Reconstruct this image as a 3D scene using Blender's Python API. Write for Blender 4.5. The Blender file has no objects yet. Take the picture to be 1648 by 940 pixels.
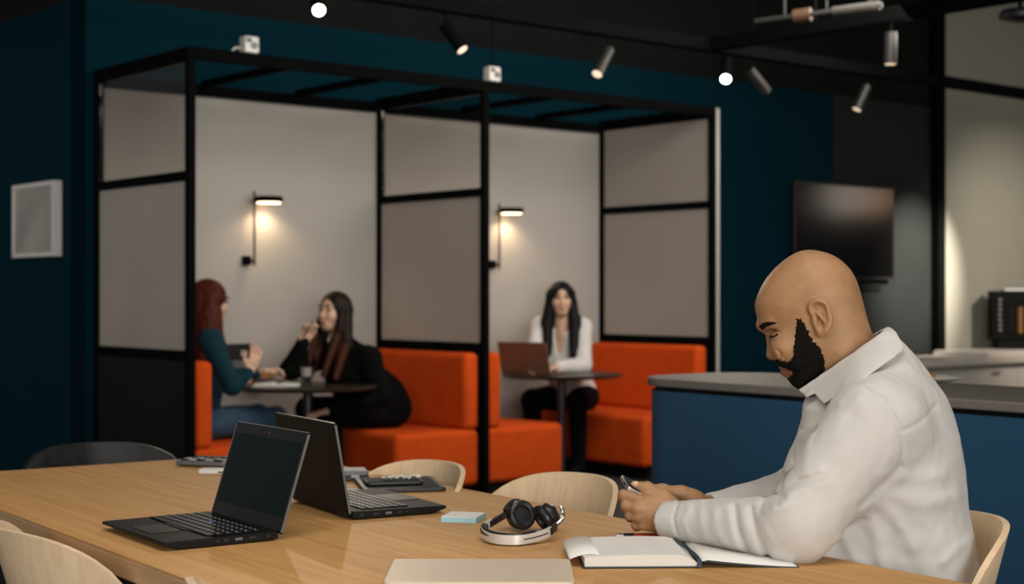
import bpy, bmesh, math, random
import numpy as np
from mathutils import Vector, Matrix
PI = math.pi
random.seed(7)

# ------------------------------------------------------------------ camera, world, light, exposure
CAM_H, YAW, FPX, HOR = 1.2, math.radians(40), 2450.0, 474.0
S, K = math.sin(YAW), math.cos(YAW)
sc = bpy.context.scene
col = sc.collection
cd = bpy.data.cameras.new('camera'); cam = bpy.data.objects.new('camera', cd); col.objects.link(cam)
cam.location = (0, 0, CAM_H)
cam.rotation_euler = (PI/2 + math.atan((HOR-470)/FPX), 0, -YAW)
cd.sensor_width = 36; cd.sensor_fit = 'HORIZONTAL'; cd.lens = FPX/1648*36
cd.dof.use_dof = True; cd.dof.focus_distance = 2.78; cd.dof.aperture_fstop = 4.6
cd.clip_start = 0.05
sc.camera = cam
sc.view_settings.view_transform = 'Standard'; sc.view_settings.look = 'None'
sc.view_settings.gamma = 1; sc.view_settings.use_curve_mapping = False
sc.view_settings.exposure = 0.0
wd = bpy.data.worlds.new('world'); sc.world = wd; wd.use_nodes = True
wd.node_tree.nodes['Background'].inputs[0].default_value = (0.95, 0.97, 1.0, 1)
wd.node_tree.nodes['Background'].inputs[1].default_value = 0.05

def W(r, w, z=0.0):                      # (right, forward) of the camera's ground frame -> room axes
    return Vector((r*K + w*S, -r*S + w*K, z))
def D(r, w): return Vector((r*K + w*S, -r*S + w*K, 0))
def area(name, loc, target, size, sy, power, colour):
    l = bpy.data.lights.new(name, 'AREA'); l.shape = 'RECTANGLE'; l.size = size; l.size_y = sy
    l.energy = power; l.color = colour
    o = bpy.data.objects.new(name, l); col.objects.link(o); o.location = loc
    o.rotation_euler = (Vector(target)-Vector(loc)).to_track_quat('-Z', 'Y').to_euler(); return o
def spot(name, loc, target, power, colour, angle, blend=0.5, radius=0.03):
    l = bpy.data.lights.new(name, 'SPOT'); l.energy = power; l.color = colour; l.spot_size = math.radians(angle)
    l.spot_blend = blend; l.shadow_soft_size = radius
    o = bpy.data.objects.new(name, l); col.objects.link(o); o.location = loc
    o.rotation_euler = (Vector(target)-Vector(loc)).to_track_quat('-Z', 'Y').to_euler(); return o
# soft area fills added out of view behind and beside the camera, no windows built
area('fill_light_rear', W(2.6, -5.4, 1.9), W(0.6, 5.0, 1.1), 5.0, 2.2, 420, (1.0, 0.96, 0.90))
area('fill_light_left', (0.2, 9.6, 1.9), (3.66, 8.0, 1.4), 1.8, 1.6, 28, (1.0, 0.97, 0.93))
area('fill_light_near', W(-2.6, -1.0, 1.8), W(-0.5, 2.6, .75), 2.2, 1.6, 40, (1.0, 0.96, 0.90))
area('fill_light_side', W(4.6, -1.6, 1.9), W(0.6, 3.8, 0.9), 3.4, 1.9, 48, (1.0, 0.95, 0.88))
# added overhead fills, no fixtures: over the big table, over the aisle in front of the booths, over the kitchen
area('overhead_fill_table', W(0.1, 2.1, 2.8), W(-0.1, 2.8, .74), 2.4, 1.2, 34, (1.0, 0.93, 0.84))
area('overhead_fill_aisle', Vector((6.2, 4.9, 2.95)), Vector((5.4, 7.6, .9)), 4.6, .8, 108, (1.0, 0.93, 0.84))
area('overhead_fill_kitchen', Vector((12.3, 5.5, 3.5)), Vector((12.9, 7.5, .6)), 1.6, .8, 12, (1.0, 0.88, 0.75))

# ------------------------------------------------------------------ geometry helpers
def on(px, py, z):                        # point of a level surface seen through a pixel of the photograph
    w = FPX*(CAM_H-z)/(py-HOR); return W((px-824)/FPX*w, w, z)
def at(px, py, w): return W((px-824)/FPX*w, w, CAM_H+(HOR-py)/FPX*w)
def onY(px, py, Y):                       # point of the plane Y = const
    t = (px-824)/FPX; w = Y/(K-t*S); return W(t*w, w, CAM_H+(HOR-py)/FPX*w)
def onX(px, py, X):
    t = (px-824)/FPX; w = X/(t*K+S); return W(t*w, w, CAM_H+(HOR-py)/FPX*w)

def link(name, me, mat=None, parent=None):
    o = bpy.data.objects.new(name, me); col.objects.link(o)
    if mat: me.materials.append(mat)
    if parent: o.parent = parent
    return o
def tag(o, label=None, cat=None, group=None, kind=None):
    if label: o['label'] = label
    if cat: o['category'] = cat
    if group: o['group'] = group
    if kind: o['kind'] = kind
    return o
def thing(name, loc, rz, label, cat, group=None):
    o = bpy.data.objects.new(name, None); col.objects.link(o); o.empty_display_size = 0.05
    o.location = loc; o.rotation_euler = (0, 0, rz); return tag(o, label, cat, group)
def copy_tree(o, parent=None):
    c = o.copy(); col.objects.link(c)
    if parent: c.parent = parent
    for ch in list(o.children): copy_tree(ch, c)
    return c

class MB:
    def __init__(s): s.b = bmesh.new()
    def box(s, c, size, rot=None, taper=None):
        hx, hy, hz = [v/2 for v in size]; vs = []
        M = rot if rot is not None else Matrix.Identity(3)
        for z in (-1, 1):
            k = taper if (taper and z < 0) else 1
            for x, y in ((-1, -1), (1, -1), (1, 1), (-1, 1)):
                vs.append(s.b.verts.new(Vector(c) + M @ Vector((x*hx*k, y*hy*k, z*hz))))
        for f in ((3, 2, 1, 0), (4, 5, 6, 7), (0, 1, 5, 4), (1, 2, 6, 5), (2, 3, 7, 6), (3, 0, 4, 7)):
            s.b.faces.new([vs[i] for i in f])
        return s
    def lohi(s, lo, hi):
        return s.box([(a+b)/2 for a, b in zip(lo, hi)], [abs(b-a) for a, b in zip(lo, hi)])
    def cyl(s, a, b, ra, rb=None, n=16, caps=True):
        a, b = Vector(a), Vector(b); rb = ra if rb is None else rb
        q = (b-a).to_track_quat('Z', 'Y'); r0, r1 = [], []
        for i in range(n):
            t = 2*PI*i/n; u = q @ Vector((math.cos(t), math.sin(t), 0))
            r0.append(s.b.verts.new(a+u*ra)); r1.append(s.b.verts.new(b+u*rb))
        for i in range(n): s.b.faces.new((r0[i], r0[(i+1) % n], r1[(i+1) % n], r1[i]))
        if caps: s.b.faces.new(r0[::-1]); s.b.faces.new(r1)
        return s
    def lathe(s, prof, n=32, c=(0, 0, 0), rot=None):
        M = rot if rot is not None else Matrix.Identity(3); rings = []
        for r, z in prof:
            rings.append([s.b.verts.new(Vector(c)+M @ Vector((max(r, 1e-5)*math.cos(2*PI*i/n), max(r, 1e-5)*math.sin(2*PI*i/n), z))) for i in range(n)])
        for A, B in zip(rings, rings[1:]):
            for i in range(n): s.b.faces.new((A[i], A[(i+1) % n], B[(i+1) % n], B[i]))
        s.b.faces.new(rings[0][::-1]); s.b.faces.new(rings[-1]); return s
    def prism(s, poly, z0, z1):
        a = [s.b.verts.new((x, y, z0)) for x, y in poly]; b = [s.b.verts.new((x, y, z1)) for x, y in poly]; n = len(poly)
        s.b.faces.new(a[::-1]); s.b.faces.new(b)
        for i in range(n): s.b.faces.new((a[i], a[(i+1) % n], b[(i+1) % n], b[i]))
        return s
    def tube(s, pts, r, n=8, closed=False, flat=1.0, up=None):
        pts = [Vector(p) for p in pts]; m = len(pts); rings = []
        rr = r if hasattr(r, '__len__') else [r]*m
        for i, p in enumerate(pts):
            if closed: t = pts[(i+1) % m]-pts[i-1]
            else: t = pts[min(i+1, m-1)]-pts[max(i-1, 0)]
            t.normalize(); ref = Vector(up) if up else (Vector((0, 0, 1)) if abs(t.z) < .95 else Vector((1, 0, 0)))
            u = t.cross(ref).normalized(); v = u.cross(t).normalized()
            rings.append([s.b.verts.new(p+u*rr[i]*math.cos(2*PI*k/n)+v*rr[i]*flat*math.sin(2*PI*k/n)) for k in range(n)])
        pairs = list(zip(rings, rings[1:])) + ([(rings[-1], rings[0])] if closed else [])
        for A, B in pairs:
            for k in range(n): s.b.faces.new((A[k], A[(k+1) % n], B[(k+1) % n], B[k]))
        if not closed: s.b.faces.new(rings[0][::-1]); s.b.faces.new(rings[-1])
        return s
    def ribbon(s, pts, width, thick, up):
        """rectangular section swept along pts; up(i) gives the width direction"""
        pts = [Vector(p) for p in pts]; m = len(pts); rings = []
        for i, p in enumerate(pts):
            t = (pts[min(i+1, m-1)]-pts[max(i-1, 0)]).normalized(); v = Vector(up(i)).normalized(); u = t.cross(v).normalized(); v = u.cross(t).normalized()
            rings.append([s.b.verts.new(p+u*thick/2*a+v*width/2*b) for a, b in ((-1, -1), (1, -1), (1, 1), (-1, 1))])
        for A, B in zip(rings, rings[1:]):
            for k in range(4): s.b.faces.new((A[k], A[(k+1) % 4], B[(k+1) % 4], B[k]))
        s.b.faces.new(rings[0][::-1]); s.b.faces.new(rings[-1]); return s
    def sphere(s, c, r, seg=16, rings=10, rot=None):
        R = r if hasattr(r, '__len__') else (r, r, r); M = rot if rot is not None else Matrix.Identity(3)
        prof = [s.b.verts.new(Vector(c)+M @ Vector((0, 0, -R[2])))]; prev = None; rows = []
        for j in range(1, rings):
            t = -PI/2+PI*j/rings
            rows.append([s.b.verts.new(Vector(c)+M @ Vector((R[0]*math.cos(t)*math.cos(2*PI*i/seg), R[1]*math.cos(t)*math.sin(2*PI*i/seg), R[2]*math.sin(t)))) for i in range(seg)])
        top = s.b.verts.new(Vector(c)+M @ Vector((0, 0, R[2])))
        for i in range(seg):
            s.b.faces.new((prof[0], rows[0][(i+1) % seg], rows[0][i])); s.b.faces.new((top, rows[-1][i], rows[-1][(i+1) % seg]))
        for A, B in zip(rows, rows[1:]):
            for i in range(seg): s.b.faces.new((A[i], A[(i+1) % seg], B[(i+1) % seg], B[i]))
        return s
    def build(s, name, mat, parent=None, bevel=0, segs=2, smooth=False, angle=35):
        bmesh.ops.recalc_face_normals(s.b, faces=s.b.faces)
        me = bpy.data.meshes.new(name); s.b.to_mesh(me); s.b.free()
        o = link(name, me, mat, parent)
        if bevel:
            m = o.modifiers.new('bevel', 'BEVEL'); m.width = bevel; m.segments = segs; m.limit_method = 'ANGLE'; m.angle_limit = math.radians(30); m.harden_normals = False
        if smooth or bevel:
            for p in me.polygons: p.use_smooth = True
            me.set_sharp_from_angle(angle=math.radians(angle))
        return o
def rounded_rect(hx, hy, r, n=6):
    out = []
    for cx, cy, a0 in ((hx-r, hy-r, 0), (-hx+r, hy-r, 90), (-hx+r, -hy+r, 180), (hx-r, -hy+r, 270)):
        for i in range(n+1):
            a = math.radians(a0+90*i/n); out.append((cx+r*math.cos(a), cy+r*math.sin(a)))
    return out
def spline(pts, n=6):
    P = [Vector(p) for p in pts]; P = [2*P[0]-P[1]]+P+[2*P[-1]-P[-2]]; out = []
    for i in range(1, len(P)-2):
        for k in range(n):
            t = k/n; a, b, c, d = P[i-1:i+3]
            out.append(0.5*((2*b)+(c-a)*t+(2*a-5*b+4*c-d)*t*t+(3*b-a-3*c+d)*t**3))
    out.append(P[-2]); return out

# ------------------------------------------------------------------ materials
def lin(c): return tuple((v/12.92 if v <= .04045 else ((v+.055)/1.055)**2.4) for v in [x/255 for x in c])+(1,)
def mat(name, rgb, rough=.6, metal=0, noise=0.0, nscale=30, bump=0, bscale=200, emit=None, estr=0, spec=None, sheen=0, coat=0):
    m = bpy.data.materials.new(name); m.use_nodes = True; nt = m.node_tree; p = nt.nodes['Principled BSDF']
    c = rgb if len(rgb) == 4 else tuple(rgb)+(1,)
    p.inputs['Base Color'].default_value = c; p.inputs['Roughness'].default_value = rough; p.inputs['Metallic'].default_value = metal
    if spec is not None: p.inputs['Specular IOR Level'].default_value = spec
    if sheen: p.inputs['Sheen Weight'].default_value = sheen
    if coat: p.inputs['Coat Weight'].default_value = coat
    if emit: p.inputs['Emission Color'].default_value = tuple(emit)+(1,); p.inputs['Emission Strength'].default_value = estr
    tc = nt.nodes.new('ShaderNodeTexCoord')
    if noise:
        n = nt.nodes.new('ShaderNodeTexNoise'); n.inputs['Scale'].default_value = nscale; n.inputs['Detail'].default_value = 4
        r = nt.nodes.new('ShaderNodeValToRGB'); r.color_ramp.elements[0].position = .3; r.color_ramp.elements[1].position = .7
        r.color_ramp.elements[0].color = tuple(v*(1-noise) for v in c[:3])+(1,); r.color_ramp.elements[1].color = tuple(min(1, v*(1+noise)) for v in c[:3])+(1,)
        nt.links.new(tc.outputs['Object'], n.inputs['Vector']); nt.links.new(n.outputs['Fac'], r.inputs['Fac']); nt.links.new(r.outputs['Color'], p.inputs['Base Color'])
    if bump:
        n = nt.nodes.new('ShaderNodeTexNoise'); n.inputs['Scale'].default_value = bscale; n.inputs['Detail'].default_value = 3
        b = nt.nodes.new('ShaderNodeBump'); b.inputs['Strength'].default_value = bump; b.inputs['Distance'].default_value = .002
        nt.links.new(tc.outputs['Object'], n.inputs['Vector']); nt.links.new(n.outputs['Fac'], b.inputs['Height']); nt.links.new(b.outputs['Normal'], p.inputs['Normal'])
    return m
def wood(name, a, b, axis='X', boards=0.0, rough=.45, fine=1.0):
    """oak: grain stretched along one axis; optional veneer strips with slightly different tones"""
    m = bpy.data.materials.new(name); m.use_nodes = True; nt = m.node_tree; p = nt.nodes['Principled BSDF']; p.inputs['Roughness'].default_value = rough
    p.inputs['Specular IOR Level'].default_value = .22
    tc = nt.nodes.new('ShaderNodeTexCoord'); mp = nt.nodes.new('ShaderNodeMapping')
    sc3 = {'X': (1.6, 34, 34), 'Y': (34, 1.6, 34), 'Z': (34, 34, 1.6)}[axis]
    mp.inputs['Scale'].default_value = [v*fine for v in sc3]
    n = nt.nodes.new('ShaderNodeTexNoise'); n.inputs['Scale'].default_value = 1.6; n.inputs['Detail'].default_value = 8; n.inputs['Roughness'].default_value = .65; n.inputs['Distortion'].default_value = .3
    r = nt.nodes.new('ShaderNodeValToRGB'); r.color_ramp.elements[0].position = .32; r.color_ramp.elements[1].position = .68
    r.color_ramp.elements[0].color = a+(1,); r.color_ramp.elements[1].color = b+(1,)
    nt.links.new(tc.outputs['Object'], mp.inputs['Vector']); nt.links.new(mp.outputs['Vector'], n.inputs['Vector']); nt.links.new(n.outputs['Fac'], r.inputs['Fac'])
    out = r.outputs['Color']
    if boards:
        sx = nt.nodes.new('ShaderNodeSeparateXYZ'); nt.links.new(tc.outputs['Object'], sx.inputs[0])
        d = nt.nodes.new('ShaderNodeMath'); d.operation = 'DIVIDE'; d.inputs[1].default_value = boards; nt.links.new(sx.outputs['Y'], d.inputs[0])
        f = nt.nodes.new('ShaderNodeMath'); f.operation = 'FLOOR'; nt.links.new(d.outputs[0], f.inputs[0])
        wn = nt.nodes.new('ShaderNodeTexWhiteNoise'); wn.noise_dimensions = '1D'; nt.links.new(f.outputs[0], wn.inputs['W'])
        mr = nt.nodes.new('ShaderNodeMapRange'); mr.inputs['To Min'].default_value = .86; mr.inputs['To Max'].default_value = 1.08; nt.links.new(wn.outputs['Value'], mr.inputs['Value'])
        mx = nt.nodes.new('ShaderNodeMix'); mx.data_type = 'RGBA'; mx.blend_type = 'MULTIPLY'; mx.inputs['Factor'].default_value = 1
        nt.links.new(out, mx.inputs[6]); nt.links.new(mr.outputs[0], mx.inputs[7]); out = mx.outputs[2]
    nt.links.new(out, p.inputs['Base Color'])
    b2 = nt.nodes.new('ShaderNodeBump'); b2.inputs['Strength'].default_value = .12; b2.inputs['Distance'].default_value = .001
    nt.links.new(n.outputs['Fac'], b2.inputs['Height']); nt.links.new(b2.outputs['Normal'], p.inputs['Normal'])
    return m
M = {}
M['oak_table'] = wood('oak_table', (.53, .275, .088), (.69, .385, .150), 'X', boards=.125, rough=.58)
M['oak_edge'] = wood('oak_edge', (.52, .31, .15), (.66, .43, .235), 'X')
M['oak_chair'] = wood('oak_chair', (.72, .52, .32), (.84, .645, .435), 'Z', rough=.6)
M['oak_leg'] = wood('oak_leg', (.52, .36, .21), (.62, .45, .28), 'Z')
M['black_wood'] = wood('black_stained_wood', (.010, .011, .012), (.022, .023, .024), 'Z', rough=.4)
M['navy_wall'] = mat('navy_wall_paint', (.0007, .020, .032), .9, noise=.06, nscale=1.2, spec=.06)
M['white_wall'] = mat('white_wall_paint', (.40, .375, .34), .8, noise=.03, nscale=2, bump=.05, bscale=120)
M['grey_wall'] = mat('grey_wall_paint', (.27, .28, .235), .85, noise=.04, nscale=1.5)
M['dark_wall'] = mat('dark_grey_green_panel', (.013, .017, .0165), .6, spec=.15, noise=.08, nscale=2)
M['ceiling'] = mat('black_ceiling_paint', (.0035, .0045, .0042), .9, spec=.2, noise=.25, nscale=3)
M['floor'] = mat('dark_carpet', (.028, .028, .030), .95, noise=.3, nscale=60, bump=.4, bscale=300)
M['black_metal'] = mat('black_powder_coat', (.0020, .0026, .0024), .9, noise=.1, nscale=40, spec=.05)
M['black_panel'] = mat('black_panel', (.004, .005, .0045), .7, spec=.15, noise=.15, nscale=8)
M['orange'] = mat('orange_upholstery', (.60, .070, .007), .9, noise=.08, nscale=12, bump=.25, bscale=900, spec=.12)
M['island_blue'] = mat('blue_island_laminate', (.012, .068, .140), .6, noise=.05, nscale=3)
M['stone'] = mat('grey_composite_stone', (.19, .175, .155), .6, spec=.03, noise=.10, nscale=60)
M['cabinet'] = mat('white_cabinet_laminate', (.62, .58, .52), .45, noise=.03, nscale=5)
M['laptop'] = mat('black_laptop_shell', (.006, .0062, .006), .55, spec=.16, noise=.12, nscale=50, bump=.1, bscale=1500)
M['laptop_lid'] = mat('black_lid_coating', (.0045, .0042, .0038), .6, spec=.2, noise=.1, nscale=40)
M['laptop_edge'] = mat('dark_grey_bezel_edge', (.10, .10, .10), .35, noise=.1, nscale=60)
M['keys'] = mat('black_keycaps', (.010, .010, .011), .38, noise=.1, nscale=90)
M['legend'] = mat('pale_key_legend', (.38, .38, .385), .6)
M['screen'] = mat('dark_matt_screen', (.0028, .009, .0115), .5, spec=.03, noise=.05, nscale=5)
M['tv'] = mat('tv_glass', (.002, .002, .002), .15, spec=.4, noise=.05, nscale=5)
M['silver'] = mat('champagne_aluminium', (.66, .545, .42), .45, .15, noise=.02, nscale=40)
M['chrome'] = mat('brushed_steel', (.62, .60, .57), .28, .9, noise=.05, nscale=80)
M['leather'] = mat('black_soft_leather', (.010, .010, .0105), .36, noise=.2, nscale=60, bump=.35, bscale=260)
M['mesh_fabric'] = mat('dark_speaker_mesh', (.035, .022, .02), .9, noise=.5, nscale=900)
M['plastic'] = mat('black_plastic', (.012, .012, .012), .4, noise=.1, nscale=60)
M['grey_plastic'] = mat('grey_plastic', (.13, .13, .13), .45, noise=.1, nscale=60)
M['paper'] = mat('white_paper', (.74, .72, .68), .85, noise=.02, nscale=20)
M['page_edge'] = mat('page_edges', (.70, .68, .63), .9, noise=.03, nscale=400)
M['blue_paper'] = mat('light_blue_paper', (.36, .62, .70), .85, noise=.03, nscale=300)
M['cover'] = mat('dark_teal_cover', (.012, .030, .036), .6, noise=.1, nscale=40)
M['ribbon'] = mat('navy_ribbon', (.015, .030, .055), .6, noise=.1, nscale=200)
M['red_pen'] = mat('orange_red_barrel', (.62, .09, .02), .35, noise=.05, nscale=30)
M['white_plastic'] = mat('white_plastic', (.70, .68, .64), .4, noise=.03, nscale=20)
M['white_frame'] = mat('white_painted_frame', (.74, .70, .66), .5, noise=.03, nscale=20)
M['picture'] = mat('pale_grey_print', (.42, .38, .35), .35, noise=.22, nscale=3)
M['skin_man'] = mat('brown_skin', (.335, .183, .090), .5, spec=.35, noise=.10, nscale=35, bump=.10, bscale=420)
M['skin_fair'] = mat('fair_skin', (.60, .37, .25), .5, noise=.05, nscale=30)
M['nail'] = mat('finger_nail', (.58, .36, .24), .3, noise=.04, nscale=60)
M['lip'] = mat('brown_lips', (.22, .088, .056), .5, noise=.08, nscale=80)
M['red_lip'] = mat('red_lipstick', (.42, .05, .035), .4, noise=.05, nscale=80)
M['beard'] = mat('black_curly_beard', (.005, .004, .0035), .9, spec=.15, noise=.5, nscale=300, bump=1.0, bscale=420)
M['brow'] = mat('black_brow_hair', (.009, .006, .0045), .9, spec=.1, noise=.4, nscale=300, bump=.6, bscale=600)
M['eye'] = mat('dark_eye', (.05, .03, .022), .15, noise=.1, nscale=60)
M['hair_red'] = mat('auburn_hair', (.060, .010, .004), .5, spec=.15, noise=.5, nscale=60, bump=.5, bscale=300)
M['hair_dark'] = mat('dark_brown_hair', (.010, .005, .0035), .5, spec=.15, noise=.5, nscale=60, bump=.5, bscale=300)
M['hair_tip'] = mat('reddish_brown_hair', (.050, .013, .006), .5, spec=.15, noise=.5, nscale=60, bump=.5, bscale=300)
M['hair_black'] = mat('black_hair', (.004, .004, .0045), .5, spec=.15, noise=.4, nscale=60, bump=.5, bscale=300)
M['shirt'] = mat('cream_cotton_shirt', (.555, .54, .515), .9, noise=.04, nscale=18, bump=.35, bscale=900)
M['blouse'] = mat('white_blouse', (.62, .59, .56), .8, noise=.05, nscale=20, bump=.3, bscale=120)
M['teal_knit'] = mat('dark_teal_knit', (.004, .030, .042), .9, spec=.15, noise=.1, nscale=60, bump=.5, bscale=300)
M['black_knit'] = mat('black_cardigan_knit', (.0022, .0026, .0024), .95, spec=.1, noise=.2, nscale=60, bump=.5, bscale=200)
M['jeans'] = mat('blue_denim', (.022, .062, .11), .9, noise=.25, nscale=40, bump=.4, bscale=500)
M['black_cloth'] = mat('black_trousers', (.003, .003, .0035), .9, spec=.1, noise=.2, nscale=60)
M['grey_cloth'] = mat('grey_trousers', (.05, .052, .058), .9, noise=.2, nscale=60)
M['shoe'] = mat('dark_shoe', (.02, .018, .016), .6, noise=.1, nscale=40)
M['copper'] = mat('copper_brown_lid', (.17, .085, .05), .4, .2, noise=.1, nscale=20)
M['ceramic'] = mat('white_ceramic', (.72, .68, .62), .25, noise=.02, nscale=20)
M['pastry'] = mat('brown_pastry', (.42, .17, .045), .8, noise=.5, nscale=70, bump=.8, bscale=120)
M['table_top'] = mat('dark_brown_tabletop', (.022, .017, .013), .30, noise=.15, nscale=20)
M['steel_post'] = mat('dark_steel_post', (.05, .055, .055), .35, .7, noise=.1, nscale=20)
M['bean'] = mat('amber_beans', (.42, .20, .05), .5, noise=.5, nscale=200)
M['glow'] = mat('warm_led_diffuser', (.9, .8, .7), .5, emit=(1.0, .72, .45), estr=5, noise=.02, nscale=20)
M['lens'] = mat('lit_spotlight_lens', (1, 1, 1), .4, emit=(1.0, .86, .68), estr=40, noise=.02, nscale=20)
M['lens_dim'] = mat('lit_spotlight_lens_rim', (1, .9, .8), .4, emit=(1.0, .72, .48), estr=1.0, noise=.02, nscale=20)
M['bronze'] = mat('dark_bronze_metal', (.022, .020, .018), .45, .3, noise=.1, nscale=40)
M['duct'] = mat('dull_galvanised_metal', (.010, .010, .009), .6, .2, noise=.3, nscale=20)
def glass(name, tint, fac_frost):
    m = bpy.data.materials.new(name); m.use_nodes = True; nt = m.node_tree; nt.nodes.clear()
    o = nt.nodes.new('ShaderNodeOutputMaterial'); tc = nt.nodes.new('ShaderNodeTexCoord')
    n = nt.nodes.new('ShaderNodeTexNoise'); n.inputs['Scale'].default_value = 2.5; nt.links.new(tc.outputs['Object'], n.inputs['Vector'])
    r = nt.nodes.new('ShaderNodeValToRGB'); r.color_ramp.elements[0].color = tuple(v*.93 for v in tint)+(1,); r.color_ramp.elements[1].color = tuple(tint)+(1,); nt.links.new(n.outputs['Fac'], r.inputs['Fac'])
    g = nt.nodes.new('ShaderNodeBsdfGlossy'); g.inputs['Roughness'].default_value = .08 if fac_frost < .5 else .35; g.inputs['Color'].default_value = (1, 1, 1, 1)
    fr = nt.nodes.new('ShaderNodeLayerWeight'); fr.inputs['Blend'].default_value = .10
    mx = nt.nodes.new('ShaderNodeMixShader'); nt.links.new(fr.outputs['Fresnel'] if fac_frost > .5 else fr.outputs['Facing'], mx.inputs[0]); nt.links.new(g.outputs[0], mx.inputs[2])
    if fac_frost < .5:
        t = nt.nodes.new('ShaderNodeBsdfTransparent'); nt.links.new(r.outputs['Color'], t.inputs['Color']); nt.links.new(t.outputs[0], mx.inputs[1])
    else:
        t = nt.nodes.new('ShaderNodeBsdfTranslucent'); d = nt.nodes.new('ShaderNodeBsdfDiffuse'); m2 = nt.nodes.new('ShaderNodeMixShader'); m2.inputs[0].default_value = .5
        nt.links.new(r.outputs['Color'], t.inputs['Color']); nt.links.new(r.outputs['Color'], d.inputs['Color'])
        nt.links.new(d.outputs[0], m2.inputs[1]); nt.links.new(t.outputs[0], m2.inputs[2]); nt.links.new(m2.outputs[0], mx.inputs[1])
    nt.links.new(mx.outputs[0], o.inputs[0]); return m
M['clear_glass'] = glass('clear_partition_glass', (.90, .88, .86), 0)
M['frosted'] = glass('frosted_partition_glass', (.62, .57, .53), 1)
M['tumbler'] = glass('tumbler_glass', (.85, .85, .85), 0)

# ------------------------------------------------------------------ room shell
XL, YB, YF = 3.63, 8.02, 6.90           # left blue wall plane, back wall plane, front plane of the booths
PX = (3.69, 5.60, 7.55)                 # the three partitions
CEIL = 4.2; BAND = 2.87             # black band above the coloured walls starts at BAND
def struct(name, mb, m, **k): return tag(mb.build(name, m, **k), kind='structure')
struct('floor', MB().lohi((-5, -5, -.1), (22, 15, 0)), M['floor'])
struct('ceiling', MB().lohi((-5, -5, CEIL), (22, 15, CEIL+.1)), M['ceiling'])
struct('wall_left', MB().lohi((XL, YB+.001, 0), (XL+.2, 14.9, BAND)), M['navy_wall'])
struct('wall_back', MB().lohi((XL, YB, 0), (11.61, YB+.2, BAND)), M['navy_wall'])
struct('wall_upper_back', MB().lohi((XL, YB-.001, BAND), (11.61, YB+.2, CEIL)), M['ceiling'])
struct('wall_upper_left', MB().lohi((XL-.001, YB+.2, BAND), (XL+.2, 14.9, CEIL)), M['ceiling'])
struct('wall_booth', MB().lohi((PX[0], YB-.02, 0), (PX[2]+.09, YB, 2.37)), M['white_wall'])
struct('wall_alcove', MB().lohi((onY(1340, 300, YB).x, YB-.012, 0), (11.60, YB-.0005, BAND)), M['dark_wall'])
struct('wall_right', MB().lohi((11.70, YB-.09, 0), (22, YB+.2, CEIL)), M['grey_wall'])
struct('trim_1', MB().lohi((11.60, YB-.10, 0), (11.70, YB+.2, CEIL)), M['black_metal'])

# ------------------------------------------------------------------ booth frame
T = .042
bf = thing('glass_partition', (0, 0, 0), 0, 'black steel frame with glass partitions around the two orange booths', 'partition')
def bar(name, lo, hi, m='black_metal', b=.003): return MB().lohi(lo, hi).build(name, M[m], bf, bevel=b, segs=1)
HT = 2.45
for i, x in enumerate(PX):
    bar('post', (x-T/2, YF, 0), (x+T/2, YF+T, HT))
    bar('post', (x-T/2, YB-.02-T, 0), (x+T/2, YB-.021, HT-.06))
    bar('cross_beam', (x-T/2, YF+T, HT-.075), (x+T/2, YB-.021, HT))
    bar('middle_rail', (x-T/2, YF+T, 1.775), (x+T/2, YB-.02-T, 1.825))
    bar('lower_rail', (x-T/2, YF+T, .865), (x+T/2, YB-.02-T, .915))
    yy = (YF+T+.001, YB-.02-T-.001)
    o = bar('upper_pane', (x-.006, yy[0], 1.826), (x+.006, yy[1], HT-.076), 'frosted' if i == 2 else 'clear_glass', 0)
    tag(o, 'frosted upper glass pane' if i == 2 else 'clear upper glass pane')
    tag(bar('lower_pane', (x-.006, yy[0], .916), (x+.006, yy[1], 1.774), 'frosted', 0), 'frosted lower glass pane')
    bar('base_panel', (x-.015, yy[0], 0.0), (x+.015, yy[1], .864), 'black_panel', .002)
for y0, y1, z0, z1 in ((YF, YF+T, HT-.062, HT), (YB-.07, YB-.021, HT-.09, HT-.03)):
    for a, b in zip(PX, PX[1:]): bar('long_beam', (a+T/2, y0, z0), (b-T/2, y1, z1))
for a, b in zip(PX, PX[1:]):
    for k in (1, 2):
        x = a+(b-a)*k/3; bar('ceiling_bar', (x-.018, YF+T, HT-.045), (x+.018, YB-.07, HT-.005))
tag(bar('end_panel', (PX[2]+T/2+.004, YF+.01, 0), (PX[2]+T/2+.042, YB-.021, HT-.005), 'white_wall', .002), 'white end panel')

# ------------------------------------------------------------------ benches
def bench(x0, side, label):
    """side=+1: faces +X, backrest at low X; -1 mirrored"""
    t = thing('booth_bench', (x0, (YF+YB)/2-.01, 0), 0 if side > 0 else PI, label, 'bench', None)
    L = YB-YF-.08
    MB().lohi((.03, -L/2+.03, 0), (.54, L/2-.03, .085)).build('plinth', M['black_panel'], t)
    sb = MB().lohi((.0, -L/2, .085), (.60, L/2, .415)).build('seat', M['orange'], t, bevel=.035, segs=4)
    bb = MB().box((.055, 0, .635), (.11, L, .45)).build('backrest', M['orange'], t, bevel=.035, segs=4)
    return t
bench(PX[0]+.03, 1, 'orange upholstered booth bench behind the auburn-haired woman in teal')
bench(PX[1]-.03, -1, 'orange upholstered booth bench that the woman in the black cardigan sits on')
bench(PX[1]+.03, 1, 'empty orange booth bench facing the woman in the white blouse')
bench(PX[2]-.03, -1, 'orange upholstered booth bench beside the woman in the white blouse, nearest the blue counter')
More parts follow.
